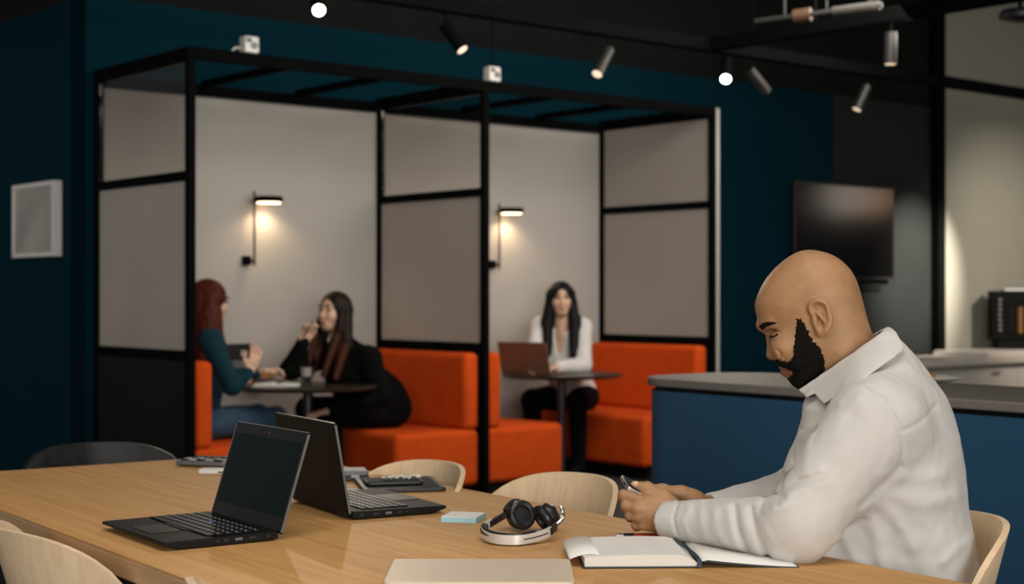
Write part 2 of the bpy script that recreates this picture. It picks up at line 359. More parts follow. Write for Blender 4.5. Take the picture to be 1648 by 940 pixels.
# ------------------------------------------------------------------ booth tables
def booth_table(x, y, label):
    t = thing('booth_table', (x, y, 0), 0, label, 'table')
    MB().lathe([(0.0, 0), (.22, 0), (.225, .008), (.06, .02), (.035, .03), (0, .03)], 32).build('base', M['steel_post'], t, smooth=True)
    MB().cyl((0, 0, .028), (0, 0, .668), .028, n=20).build('pedestal', M['steel_post'], t, smooth=True)
    MB().lathe([(0, .668), (.375, .668), (.388, .676), (.390, .686), (.384, .691), (0, .691)], 56).build('tabletop', M['table_top'], t, smooth=True)
    return t
T1 = Vector((4.62, 7.29, 0)); T2 = Vector((6.55, 7.31, 0)); TZ = .6915
booth_table(T1.x, T1.y, 'round dark pedestal table between the two women with the food')
booth_table(T2.x, T2.y, 'round dark pedestal table carrying the copper-brown laptop')
# ------------------------------------------------------------------ wall lamps
def wall_lamp(x, label):
    y = YB-.02
    t = thing('wall_lamp', (x, y, 1.40), 0, label, 'lamp')
    MB().lohi((-.055, -.03, -.025), (-.005, 0, .03)).build('wall_plate', M['black_metal'], t, bevel=.003)
    MB().tube([(-.03, -.02, .0), (0, -.055, 0)], .008).build('bracket', M['black_metal'], t, smooth=True)
    MB().cyl((0, -.055, -.03), (0, -.055, .415), .0075, n=10).build('stem', M['bronze'], t, smooth=True)
    hd = MB().lathe([(0, .352), (.078, .352), (.083, .357), (.083, .380), (.078, .386), (0, .386)], 36, c=(.082, -.085, 0)).build('lamp_head', M['black_metal'], t, smooth=True)
    MB().lathe([(0, .346), (.070, .346), (.072, .3515), (0, .3515)], 36, c=(.082, -.085, 0)).build('diffuser', M['glow'], hd, smooth=True)
    l = bpy.data.lights.new('wall_lamp_light', 'SPOT'); l.energy = 7; l.color = (1, .72, .44); l.spot_size = math.radians(150); l.spot_blend = .6; l.shadow_soft_size = .05
    lo = bpy.data.objects.new('wall_lamp_light', l); col.objects.link(lo); lo.location = (x+.082, y-.085, 1.735)
wall_lamp(4.66, 'black disc reading lamp on the white wall between the two women with the food')
wall_lamp(6.555, 'black disc reading lamp half hidden behind the middle booth post')
# ------------------------------------------------------------------ picture on the left wall
p = thing('picture_frame', (XL, 8.635, 1.636), 0, 'thick white box picture frame on the left navy wall', 'picture')
hw, hh, dp, bw = .30, .217, .055, .026
for a, b in (((-dp, -hw, hh-bw), (0, hw, hh)), ((-dp, -hw, -hh), (0, hw, -hh+bw)), ((-dp, -hw, -hh+bw), (0, -hw+bw, hh-bw)), ((-dp, hw-bw, -hh+bw), (0, hw, hh-bw))):
    MB().lohi(a, b).build('frame_rail', M['white_frame'], p, bevel=.002, segs=1)
MB().lohi((-dp+.008, -hw+bw, -hh+bw), (-.002, hw-bw, hh-bw)).build('print', M['picture'], p)
# ------------------------------------------------------------------ television
a, b = onY(1268, 291, YB), onY(1428, 303, YB); tz1 = (a.z+b.z)/2; tvw = b.x-a.x
tvh = .795
t = thing('television', ((a.x+b.x)/2, YB-.04, tz1-tvh/2), 0, 'black flat television on the dark navy wall', 'television')
MB().lohi((-tvw/2, -.035, -tvh/2), (tvw/2, .012, tvh/2)).build('casing', M['plastic'], t, bevel=.004)
MB().lohi((-tvw/2+.018, -.038, -tvh/2+.022), (tvw/2-.018, -.0351, tvh/2-.018)).build('screen', M['tv'], t)
MB().lohi((-.10, .0121, -tvh/2-.10), (tvw/2-.13, .027, -tvh/2+.10)).build('bracket', M['black_panel'], t, bevel=.003)
sw = thing('wall_switch', (onY(1214, 493, YB).x, YB, onY(1214, 493, YB).z), 0, 'small dark switch box on the navy wall left of the television', 'switch')
MB().lohi((-.03, -.03, -.06), (.03, 0, .06)).build('switch_box', M['plastic'], sw, bevel=.004)
MB().lohi((-.018, -.036, -.03), (.018, -.0301, .03)).build('rocker', M['grey_plastic'], sw, bevel=.002)

for px, p_, lab, e in (((14.25, 4.87, 2.33), .24, 'white glass globe pendant lamp over the kitchen, outside the picture', 4.0), ((14.95, 4.80, 2.33), .20, 'added amber glowing globe out of view, mirrored in the television', 4.0)):  # glowing globes added out of view to put soft glows in the television screen
    t = thing('reflection_globe', px, 0, lab, 'lamp')
    MB().sphere((0, 0, 0), p_, 24, 16).build('globe', mat('globe_glow', (.9, .8, .7), .5, emit=(1, .86, .74) if 'white' in lab else (1, .62, .36), estr=e, noise=.02, nscale=10), t, smooth=True)
    MB().cyl((0, 0, p_-.005), (0, 0, CEIL-px[2]), .008, n=8).build('cord', M['black_metal'], t)
# ------------------------------------------------------------------ kitchen island
IU, IN = D(.593, -.804), D(.804, .593); I0 = W(.37, 5.10); iz = math.atan2(IU.y, IU.x)
t = thing('kitchen_island', I0, iz, 'blue island counter with a thin grey stone top and rounded end behind the man', 'counter')
LEN, WID = 2.3, .58
def isl(inset):
    out = []; r = .20-inset*.5
    for cx, cy, a0 in ((inset+r, inset+r, 180),):
        for i in range(11):
            a = math.radians(a0+90*i/10); out.append((cx+r*math.cos(a), cy+r*math.sin(a)))
    out += [(LEN-inset, inset), (LEN-inset, WID-inset)]
    for i in range(11):
        a = math.radians(90+90*i/10); out.append((inset+r+r*math.cos(a), WID-inset-r+r*math.sin(a)))
    return out
MB().prism(isl(.05), 0, .10).build('plinth', M['black_panel'], t)
MB().prism(isl(.012), .10, .885).build('body', M['island_blue'], t, smooth=True, angle=30)
MB().prism(isl(.022), .8851, .8985).build('shadow_gap', M['black_panel'], t, smooth=True)
MB().prism(isl(0), .899, .926).build('worktop', M['stone'], t, bevel=.005, smooth=True)
# plate with food on the island
pp = on(1502, 614, .926)
t = thing('plate', pp, 0, 'white plate with a brown snack on the island behind the man\'s back', 'plate')
MB().lathe([(0, 0), (.05, 0), (.085, .010), (.092, .014), (.090, .016), (.05, .005), (0, .004)], 32).build('dish', M['ceramic'], t, smooth=True)
MB().sphere((-.03, 0, .016), (.028, .025, .014)).build('snack', M['pastry'], t, smooth=True)
# sideboard with the coffee machine, against the right wall
q = onY(1483, 581, 7.30); sbz = q.z
t = thing('sideboard', (q.x, 7.30, 0), 0, 'white low sideboard against the grey wall under the coffee machine', 'cabinet')
MB().lohi((0, 0, sbz-.055), (3.0, .62, sbz)).build('worktop', M['cabinet'], t, bevel=.004)
MB().lohi((0, .02, 0), (.05, .61, sbz-.0551)).build('side_panel', M['cabinet'], t, bevel=.002)
MB().lohi((2.95, .02, 0), (3.0, .61, sbz-.0551)).build('side_panel', M['cabinet'], t, bevel=.002)
MB().lohi((.051, .30, .0), (2.949, .60, sbz-.056)).build('back_panel', M['cabinet'], t)
for k in range(4):
    d = MB().lohi((.056+k*.724, .05, .06), (.056+k*.724+.716, .07, sbz-.10)).build('door', M['cabinet'], t, bevel=.002)
    MB().lohi((.056+k*.724+.3, .03, sbz-.14), (.056+k*.724+.42, .0499, sbz-.13)).build('handle', M['steel_post'], d)
c0 = onY(1580, 577, 7.42)
t = thing('serving_tray', (c0.x, 7.36, sbz), 0, 'pale flat tray under the coffee machine', 'tray')
MB().lohi((0, 0, 0), (1.2, .55, .034)).build('tray_base', M['cabinet'], t, bevel=.004)
MB().lohi((.01, .01, .0341), (1.19, .54, .044)).build('tray_mat', M['white_frame'], t, bevel=.003)
c1 = onY(1597, 570, 7.70)
t = thing('coffee_machine', (c1.x, 7.70, sbz+.0445), math.radians(-48), 'black bean dispensing coffee machine on the white sideboard', 'coffee machine')
z0, z1 = .09, .525
MB().lohi((.05, .02, 0), (.42, .25, z0+.01)).build('machine_base', M['black_panel'], t, bevel=.006)
MB().lohi((0, 0, z0), (.46, .26, z1)).build('housing', M['black_panel'], t, bevel=.008)
MB().lohi((.11, .04, z1+.0005), (.36, .22, z1+.022)).build('lid', M['chrome'], t, bevel=.006)
for k in range(4):
    x = .065+k*.088
    o = MB().cyl((x, -.001, z0+.05), (x, -.001, z1-.05), .026, n=16).build('bean_tube', M['tumbler'], t, smooth=True)
    if k == 2: MB().cyl((x, -.001, z0+.055), (x, -.001, z0+.29), .022, n=14).build('beans', M['bean'], o, smooth=True)
    else:
        mb = MB(); rr = random.Random(k)
        for j in range(7 if k == 0 else 5): mb.sphere((x+rr.uniform(-.004, .004), -.006, z0+.085+j*.045), (.016, .012, .014), 10, 6)
        mb.build('capsules', M['chrome'] if k == 0 else M['bronze'], o, smooth=True)

# ------------------------------------------------------------------ ceiling: trunking, spotlights, pipes
TY, TX, TZ0 = 6.42, 6.98, 2.70
t = thing('lighting_track', (TX, TY, TZ0), 0, 'black ceiling track running across above the booths', 'track')
MB().lohi((-5.2, -.04, 0), (9.6, .04, .075)).build('rail', M['black_metal'], t, bevel=.003)
for x in (-4, -2, 0.4, 2.4, 4.6): MB().cyl((x, 0, .0751), (x, 0, CEIL-TZ0), .008, n=8).build('hanger', M['black_metal'], t)
t = thing('lighting_track', (TX, 2.0, TZ0), 0, 'black ceiling track running towards the viewer at the upper right', 'track')
MB().lohi((-.04, -4, 0), (.04, TY-2-.041, .075)).build('rail', M['black_metal'], t, bevel=.003)
for y in (-2, 0, 2, 3.6): MB().cyl((0, y, .0751), (0, y, CEIL-TZ0), .008, n=8).build('hanger', M['black_metal'], t)
def spot_fix(pa, pb, label, lens='lens_dim', body='black_metal', length=None):
    """pa: top end, pb: lens end (room coordinates)"""
    pa, pb = Vector(pa), Vector(pb); t = thing('track_spotlight', (pa.x, pa.y, TZ0), 0, label, 'spotlight')
    o = Vector((pa.x, pa.y, TZ0)); A, B = pa-o, pb-o; d = (B-A).normalized()
    MB().cyl((0, 0, -.0005), A+d*.03, .009, n=8).build('stem', M['black_metal'], t)
    MB().cyl(A, B, .034, n=24).build('lamp_body', M[body], t, smooth=True, angle=40)
    MB().cyl(B-d*.002, B+d*.0025, .029, n=24).build('lens', M[lens], t)
def spot_from(pxa, pya, pxb, pyb, dy, label, lens='lens_dim', body='black_metal'):
    a = onY(pxa, pya, TY); b = onY(pxb, pyb, TY+dy); spot_fix(a, b, label, lens, body); return b
s1 = onY(509, 14, TY)
spot_fix((s1.x+.03, TY+.05, s1.z+.07), s1+Vector((-.03, -.07, -.02)), 'lit track spotlight at the upper left, shining at the viewer', 'lens')
spot_from(716, 40, 744, 80, -.09, 'track spotlight tilted right above the middle booth post')
spot_from(980, 80, 961, 119, -.02, 'track spotlight tilted left above the second booth', 'lens_dim', 'bronze')
s4 = onY(1169, 97, TY)
spot_fix(s4, onY(1168, 127, TY-.12), 'lit track spotlight where the two ceiling tracks meet', 'lens')
spot_from(1206, 112, 1234, 147, -.02, 'track spotlight tilted right beside the lit one at the track junction', 'lens_dim', 'bronze')
s6 = spot_from(1396, 138, 1379, 176, .04, 'track spotlight tilted left above the television', 'lens_dim', 'bronze')
s7 = onX(1434, 52, TX); s7b = onX(1433, 103, TX)
spot_fix((s7.x, s7.y, s7.z), s7b, 'bronze track spotlight pointing straight down at the upper right', 'lens_dim', 'bronze')
# light of the two lit spotlights, plus two wall spots added without fixtures
L4 = onY(1168, 130, TY-.14)
spot('spot_light_table', L4+Vector((0, -.02, -.01)), W(-.15, 3.0, .8), 120, (1, .86, .70), 46, .6, .035)
L1 = s1+Vector((-.04, -.10, -.03))
spot('spot_light_left', L1, W(-.4, 3.4, .75), 70, (1, .86, .70), 50, .7, .035)
spot('spot_light_tv_wall', Vector((11.30, 6.1, 2.62)), (11.32, YB, 1.36), 1300, (1, .84, .72), 38, 1.0, .03)
spot('spot_light_grey_wall', Vector((11.9, 5.2, 2.6)), (12.7, YB, 1.15), 300, (1, .82, .68), 66, 1.0, .05)
# white boxes on the front beam
for px, py, lab in ((401, 68, 'white junction box with a loose cable on the booth frame over the first booth'), (792, 115, 'white junction box on the booth frame above the middle post')):
    q = onY(px, py, YF+T/2)
    t = thing('junction_box', (q.x, YF+T/2, HT+.0005), 0, lab, 'junction box')
    MB().lohi((-.042, -.03, 0), (.042, .03, .085)).build('box_body', M['white_plastic'], t, bevel=.006)
    MB().cyl((.012, -.0305, .038), (.012, -.036, .038), .019, n=16).build('connector', M['grey_plastic'], t)
    MB().lohi((-.032, -.0335, .052), (-.004, -.0302, .074)).build('terminal', M['plastic'], t)
    if px < 500: MB().tube(spline([(-.042, 0, .02), (-.075, .005, .022), (-.10, .0, .006)]), .005).build('cable', M['white_plastic'], t, smooth=True)
    else: MB().cyl((.0, .0, .0851), (.0, .0, CEIL-HT-.001), .004, n=6).build('cable', M['black_metal'], t)
# pipes and a sprinkler line under the ceiling, upper right
pw = 8.3
a, b = at(1225, 33, pw), at(1420, 8, pw-.3)
t = thing('ceiling_pipe', a, 0, 'thin metal service pipe hung under the black ceiling at the upper right', 'pipe')
v = b-a
MB().cyl(v*-.05, v*1.0, .014, n=10).build('pipe_run', M['duct'], t, smooth=True)
MB().cyl(v*.28, v*.42, .036, n=14).build('brass_joint', mat('brass', (.06, .028, .010), .55, .2, noise=.2, nscale=30), t, smooth=True)
MB().cyl(v*.60, v*.98, .024, n=14).build('bright_sleeve', mat('bright_pipe', (.022, .018, .013), .6, .0, noise=.2, nscale=30), t, smooth=True)
for f in (.2, .55, .9): MB().cyl(v*f+Vector((0, 0, .01)), Vector(((v*f).x, (v*f).y, CEIL-a.z)), .006, n=6).build('hanger', M['duct'], t)
q = at(1642, 26, 7.6)
t = thing('ceiling_speaker', (q.x, q.y, q.z), 0, 'black dome fitting hanging below the ceiling at the right edge', 'ceiling fitting')
MB().lathe([(0, -.03), (.05, -.028), (.10, -.012), (.105, .01), (.09, .03), (0, .035)], 28).build('housing', M['plastic'], t, smooth=True)
MB().cyl((0, 0, -.032), (0, 0, -.027), .02, n=14).build('sensor', M['bronze'], t)
MB().cyl((0, 0, .034), (0, 0, CEIL-q.z), .01, n=8).build('hanger', M['black_metal'], t)

# ------------------------------------------------------------------ big table
TT = .74
TU = D(.5795, -.815); TN = D(.815, .5795)           # along the table towards the viewer; across it, away
c_far = on(440, 729, TT); tz = math.atan2(TU.y, TU.x)
t = thing('meeting_table', (c_far.x, c_far.y, 0), tz, 'long pale oak meeting table in the foreground', 'table')
TL, TW = 4.2, 1.0
MB().prism([(-.0, -0.0), (0, -TW), (TL, -TW), (TL, 0)][::-1], TT-.004, TT).build('veneer_top', M['oak_table'], t)
o = MB().prism([(0, 0), (0, -TW), (TL, -TW), (TL, 0)][::-1], TT-.042, TT-.0041).build('tabletop', M['oak_edge'], t, bevel=.003)
for x in (.35, TL-.35):
    for y in (-.12, -TW+.12): MB().box((x, y, (TT-.0421)/2), (.07, .07, TT-.0421), taper=.6).build('leg', M['black_wood'], t, bevel=.004)
MB().lohi((.2, -TW+.2, TT-.10), (TL-.2, -.2, TT-.0422)).build('underframe', M['black_wood'], t)
def tb(u, v, z=0): return Vector((c_far.x, c_far.y, TT+z))+TU*u+TN*v     # table coordinates: u along, v across (0 far edge, -1 near edge)

# ------------------------------------------------------------------ chairs
def chair_shell(mb, ztop, zbot, R, amax, thick, flare, n=26, m=12):
    """curved plywood back, open towards +x"""
    G = []
    for side in (0, 1):
        rows = []
        for j in range(m+1):
            row = []
            for i in range(n+1):
                s = -1+2*i/n
                hh = (1-abs(s)**3.2)**(1/2.6)
                zt = zbot+(ztop-zbot)*(.18+.82*hh)
                z = zbot+(zt-zbot)*j/m
                lean = .06*(z-zbot)/(ztop-zbot)+.0
                a = PI+s*amax; r = R+flare*(z-zbot)/(ztop-zbot)+(thick/2 if side else -thick/2)
                row.append(mb.b.verts.new((r*math.cos(a)-lean*(1-.4*abs(s)), r*1.0*math.sin(a), z)))
            rows.append(row)
        G.append(rows)
    for side, rows in enumerate(G):
        for A, B in zip(rows, rows[1:]):
            for i in range(n): mb.b.faces.new((A[i], A[i+1], B[i+1], B[i]))
    o, q = G
    for i in range(n):
        for j in (0, m): mb.b.faces.new((o[j][i], o[j][i+1], q[j][i+1], q[j][i]))
    for j in range(m):
        for i in (0, n): mb.b.faces.new((o[j][i], o[j+1][i], q[j+1][i], q[j][i]))
    return mb
def make_chair(mw, ml, label):
    t = thing('dining_chair', (0, 0, 0), 0, label, 'chair')
    chair_shell(MB(), .785, .53, .30, .93, .012, .02).build('backrest', mw, t, smooth=True, angle=50)
    pts = rounded_rect(.225, .235, .12, 8)
    MB().prism(pts, .443, .458).build('seat', mw, t, bevel=.005)
    MB().ribbon(spline([(-.19, 0, .447), (-.26, 0, .47), (-.315, 0, .54), (-.335, 0, .62)]), .16, .012, lambda i: (0, 1, 0)).build('back_support', mw, t, smooth=True)
    for x, y in ((.17, .18), (.17, -.18), (-.17, .18), (-.17, -.18)):
        MB().cyl((x*1.18, y*1.15, 0), (x, y, .4425), .012, .019, n=12).build('leg', ml, t, smooth=True)
    return t
def rotdir(d): return math.atan2(d.y, d.x)
ch0 = make_chair(M['oak_chair'], M['oak_leg'], 'pale oak plywood chair in the near left corner, nearest the picture edge')
def put(o, p, rz, label):
    o.location = (p.x, p.y, 0); o.rotation_euler = (0, 0, rz); o['label'] = label; o['group'] = 'oak chairs around the meeting table'; return o
# near side: seat edge towards the table (facing away from the viewer)
n1 = (on(0, 828, .775)+on(196, 882, .775))/2
n1 = on(198, 884, .775)-TU*.26+D(-.04, .09)+TU*.055; n2 = on(312, 909, .775)+TU*.25+D(.0, .08)+TU*.055
put(ch0, n1+TN*.24, rotdir(TN), 'pale oak chair in the near left corner, seen from behind, below the open laptop')
put(copy_tree(ch0), n2+TN*.24, rotdir(TN), 'pale oak chair at the bottom edge, only its top corner in view')
f1 = on(908, 767, .785); f2 = on(676, 746, .785)
put(copy_tree(ch0), f1-TN*.30, rotdir(-TN), 'pale oak chair on the far side of the table behind the headphones')
put(copy_tree(ch0), f2-TN*.30, rotdir(-TN), 'pale oak chair on the far side of the table behind the black phone and tablet')
k1 = on(166, 718, .785)
chb = make_chair(M['black_wood'], M['black_wood'], 'black wooden chair at the left end of the table')
chb.location = (k1.x+TU.x*.26, k1.y+TU.y*.26, 0); chb.rotation_euler = (0, 0, rotdir(TU))

# ------------------------------------------------------------------ open laptops
def laptop(name, hinge_a, hinge_b, front_dir, depth, lid_len, lid_ang, label, cat='laptop'):
    """hinge_a, hinge_b: ends of the hinge line on the table; front_dir: unit vector to the front edge"""
    a, b = Vector(hinge_a), Vector(hinge_b); u = (b-a); wdt = u.length; u.normalize(); f = front_dir
    c = (a+b)/2; rz = math.atan2(f.y, f.x)              # local x = to the front edge, y = left
    t = thing(name, (c.x, c.y, TT), rz, label, cat); h = wdt/2
    prof = [(0, .004), (.012, .0015), (depth-.03, .0015), (depth, .011), (depth, .0165), (0, .018)]
    mb = MB(); A = [mb.b.verts.new((x, -h, z)) for x, z in prof]; B = [mb.b.verts.new((x, h, z)) for x, z in prof]
    mb.b.faces.new(A); mb.b.faces.new(B[::-1])
    for i in range(6): mb.b.faces.new((A[i], A[(i+1) % 6], B[(i+1) % 6], B[i]))
    base = mb.build('base', M['laptop'], t, bevel=.002)
    mb = MB()                                            # keyboard: six rows of real keycaps
    for r in range(6):
        x = .026+r*.0185; n = 14 if r < 5 else 9; y = -h+.018; wk = (wdt-.036)/14
        for k in range(n):
            ww = wk if r < 5 else (wk*5 if k == 4 else wk*9/8)
            mb.box((x+.008, y+ww/2, .0191), (.0150 if r else .010, ww-.003, .0028)); y += ww
    kb = mb.build('keys', M['keys'], base, bevel=.0008, segs=1); tag(kb, kind='stuff')
    mb = MB()
    for r in range(5):
        x = .026+r*.0185+.0085; wk = (wdt-.036)/14
        for k in range(14): mb.box((x, -h+.018+wk*(k+.45), .02065), (.0042, .0032, .0003))
    tag(mb.build('key_legends', M['legend'], base), kind='stuff')
    MB().box((.118+.058, .0, .0176), (.062, .105, .0008)).build('touchpad', M['plastic'], base, bevel=.0003)
    MB().box((.118+.016, .0, .0180), (.012, .10, .0016)).build('pointing_buttons', M['plastic'], base, bevel=.0005)
    MB().cyl((.066, .0, .018), (.066, 0, .0222), .004, n=12).build('pointing_stick', mat('blue_stick', (.05, .16, .42), .6), base, smooth=True)
    for s in (-1, 1):
        for k, (x, ww) in enumerate(((.020, .008), (.052, .014), (.080, .014), (.105, .010), (.122, .007))):
            MB().box((x, s*(h+.0002), .0105), (ww, .0012, .0045)).build('port', M['grey_plastic'] if k == 2 else M['plastic'], base)
    # lid
    R = Matrix.Rotation(-(lid_ang-PI/2), 3, 'Y')
    ax = Vector((math.cos(lid_ang), 0, math.sin(lid_ang))); nrm = Vector((math.sin(lid_ang), 0, -math.cos(lid_ang)))
    M3 = Matrix((ax, Vector((0, 1, 0)), nrm)).transposed()          # columns: up the lid, across, out of the screen
    o0 = Vector((-.004, 0, .012))
    mb = MB(); mb.box(o0+ax*lid_len/2+nrm*-.003, (lid_len, wdt, .006), M3)
    lid = mb.build('lid', M['laptop_lid'], t, bevel=.002)
    MB().box(o0+ax*(lid_len/2+.002)+nrm*.0003, (lid_len-.006, wdt-.003, .0008), M3).build('bezel', M['laptop'], lid)
    MB().box(o0+ax*(lid_len/2+.004)+nrm*.0009, (lid_len-.052, wdt-.022, .0006), M3).build('screen', M['screen'], lid)
    mb = MB()
    for s in (-1, 1): mb.box(o0+ax*lid_len/2+Vector((0, s*(wdt/2+.0004), 0))+nrm*-.002, (lid_len-.006, .0016, .005), M3)
    mb.box(o0+ax*(lid_len+.0004)+nrm*-.002, (.0016, wdt-.008, .005), M3)
    mb.build('edge_trim', M['laptop_edge'], lid)
    MB().cyl(o0+ax*(lid_len-.012)+nrm*.0004, o0+ax*(lid_len-.012)+nrm*.0014, .0016, n=12).build('webcam', M['grey_plastic'], lid)
    for s in (-1, 1): MB().cyl((-.001, s*h*.72-.02, .012), (-.001, s*h*.72+.02, .012), .006, n=12).build('hinge', M['plastic'], t, smooth=True)
    return t
ha, hb = on(448, 870, TT), on(328, 834, TT)
fr = on(283, 889, TT); fl = on(175, 845, TT)
u = (hb-ha).normalized(); fd = Vector((0, 0, 0)); perp = Vector((u.y, -u.x, 0)); perp = perp if perp.dot(fr-ha) > 0 else -perp
hb = ha+u*.318
laptop('open_laptop', ha, hb, perp, .225, .195, math.radians(107.5), 'open black laptop with a dark screen at the front of the table, facing left')
ha, hb = on(568, 838, TT), on(468, 806, TT)
u = (hb-ha).normalized(); perp = Vector((u.y, -u.x, 0)); perp = perp if perp.dot(on(710, 817, TT)-ha) > 0 else -perp
hb = ha+u*.33
laptop('open_laptop', ha, hb, perp, .214, .190, math.radians(100), 'open black laptop seen from behind its lid, facing right')

# ------------------------------------------------------------------ closed silver laptop
a, b = on(633, 899, TT+.015), on(917, 899, TT+.015); c = (a+b)/2; ux = (b-a).normalized(); uy = Vector((-ux.y, ux.x, 0))
w_ = (b-a).length; dpt = .212
t = thing('closed_laptop', (c.x-uy.x*dpt/2, c.y-uy.y*dpt/2, TT), math.atan2(ux.y, ux.x), 'closed champagne silver laptop lying at the front edge of the picture', 'laptop')
MB().prism(rounded_rect(w_/2, dpt/2, .012), .001, .0085).build('base', M['silver'], t, bevel=.002)
MB().prism(rounded_rect(w_/2, dpt/2, .012), .0092, .0150).build('lid', M['silver'], t, bevel=.002)
MB().prism(rounded_rect(w_/2-.004, dpt/2-.004, .01), .0084, .0093).build('seal', M['plastic'], t)
MB().box((.07, -dpt/2+.001, .0078), (.06, .004, .002)).build('opening_notch', M['plastic'], t)

# ------------------------------------------------------------------ small things on the table
def flat_box(name, px, py, z, size, rz, label, cat, mt, bevel=.002, lift=0):
    p = on(px, py, TT+lift); t = thing(name, (p.x, p.y, TT+lift), rz, label, cat); return t
# sticky notes
a, b, c_ = on(706, 842, TT), on(757, 843, TT), on(784, 834, TT)
ux = (b-a).normalized(); w1 = .074; ctr = (a+c_)/2+Vector((0, 0, 0))
t = thing('sticky_note_pad', (ctr.x, ctr.y, TT), rotdir(D(.966, -.26)), 'square pad of sticky notes, white on top and light blue at the sides', 'note pad')
MB().box((0, .004, .0055), (.074, .074, .0108)).build('blue_sheets', M['blue_paper'], t, bevel=.0006)
MB().box((0, .004, .0117), (.073, .073, .0013)).build('top_sheet', M['paper'], t)
# tablet and phone with a white cord
p = on(642, 783, TT); rz = math.atan2(TU.y, TU.x)+math.radians(62)
uxr = W(1, .20)-W(0, 0); rz = math.atan2(uxr.y, uxr.x)
t = thing('tablet', (p.x, p.y, TT), rz, 'black tablet in a dark case lying behind the second open laptop', 'tablet')
MB().prism(rounded_rect(.098, .115, .012), .0, .010).build('case', M['plastic'], t, bevel=.003)
MB().prism(rounded_rect(.085, .10, .006), .0101, .0108).build('screen', M['screen'], t)
p2 = on(632, 778, TT+.011)
t = thing('phone', (p2.x, p2.y, TT+.011), rz+.03, 'black phone lying on top of the black tablet', 'phone')
MB().prism(rounded_rect(.068, .040, .010), .0, .009).build('body', M['plastic'], t, bevel=.003)
MB().prism(rounded_rect(.063, .036, .008), .0091, .0096).build('screen', M['screen'], t)
t = thing('earphone_cord', (p2.x, p2.y, TT+.0208), rz+.03, 'small white coiled cord on top of the black phone', 'cord')
rr = random.Random(3); pts = []
for k in range(16): pts.append((-.028+k*.0055, -.006+rr.uniform(-.012, .012), .003+abs(rr.uniform(0, .006))))
MB().tube(spline(pts, 4), .0028).build('cord_loop', M['white_plastic'], t, smooth=True)
MB().sphere((.062, .004, .005), (.008, .006, .005), 10, 8).build('earbud', M['white_plastic'], t, smooth=True)
# paper slip behind laptop
p = on(592, 793, TT); t = thing('paper_sheet', (p.x, p.y, TT), rz, 'white sheet of paper half under the second laptop', 'paper')
MB().box((-.03, .02, .0006), (.13, .09, .001)).build('sheet', M['paper'], t)
# grey dock behind
p = on(556, 771, TT); t = thing('docking_station', (p.x, p.y, TT), rz, 'grey docking station peeking out behind the second laptop lid', 'dock')
MB().prism(rounded_rect(.055, .05, .006), .001, .012).build('lower_shell', M['plastic'], t, bevel=.002)
MB().prism(rounded_rect(.053, .048, .006), .0121, .024).build('upper_shell', M['grey_plastic'], t, bevel=.003)
MB().box((.02, -.0505, .012), (.02, .002, .006)).build('port', M['legend'], t)
# desk phone / calculator at far left corner
p = on(336, 749, TT); t = thing('desk_calculator', (p.x, p.y, TT), rz-.55, 'grey desk calculator at the far corner of the table', 'calculator')
mb = MB(); mb.prism(rounded_rect(.075, .05, .010), .004, .016); mb.build('body', M['grey_plastic'], t, bevel=.003)
MB().box((0, .032, .018), (.12, .022, .006)).build('display', M['plastic'], t, bevel=.002)
for r in range(3):
    for k in range(5): MB().box((-.052+k*.026, -.036+r*.018, .0185), (.018, .012, .004)).build('key', M['legend'] if (k+r) % 2 else M['plastic'], t, bevel=.001)
MB().box((-.05, 0, .002), (.03, .08, .0039)).build('foot', M['plastic'], t)
p = on(343, 762, TT); t = thing('white_charger', (p.x, p.y, TT), rz-.3, 'small white charger block beside the first laptop screen', 'charger')
MB().prism(rounded_rect(.034, .022, .006), 0, .013).build('block', M['white_plastic'], t, bevel=.003)
MB().box((.026, -.0222, .006), (.012, .001, .004)).build('socket', M['plastic'], t)

# ------------------------------------------------------------------ headphones
hc = on(838, 852, TT)
t = thing('headphones', (hc.x, hc.y, TT), 0, 'black over-ear headphones with a silver band lying on the table', 'headphones')
def hp(px, py, z): return on(px, py, TT+z)-Vector((hc.x, hc.y, TT))
band = spline([hp(818, 826, .028), hp(797, 838, .026), hp(779, 850, .020), hp(778, 859, .015), hp(797, 867, .0125), hp(832, 869, .0125), hp(862, 864, .014), hp(884, 856, .019), hp(894, 847, .025)], 6)
up = lambda i: (0, 0, 1)
MB().ribbon(band[8:44], .017, .0045, up).build('headband', mat('satin_silver_band', (.70, .68, .65), .35, .35, noise=.02, nscale=60), t, smooth=True, angle=50)
inn = [p_+(Vector((hp(835, 850, 0).x, hp(835, 850, 0).y, 0))-Vector((p_.x, p_.y, 0))).normalized()*.007+Vector((0, 0, .003)) for p_ in band]
MB().tube(inn[12:38], [.003]+[.0075]*24+[.003], 10, flat=1.15).build('headband_pad', M['leather'], t, smooth=True)
MB().ribbon(band[0:10], .012, .006, up).build('slider_arm', M['plastic'], t, smooth=True)
MB().ribbon(band[42:49], .013, .007, up).build('slider_arm', M['plastic'], t, smooth=True)
out = [p_-(Vector((hp(835, 850, 0).x, hp(835, 850, 0).y, 0))-Vector((p_.x, p_.y, 0))).normalized()*.0026 for p_ in band]
MB().ribbon(out[32:42], .002, .0008, up).build('band_slot', M['plastic'], t)
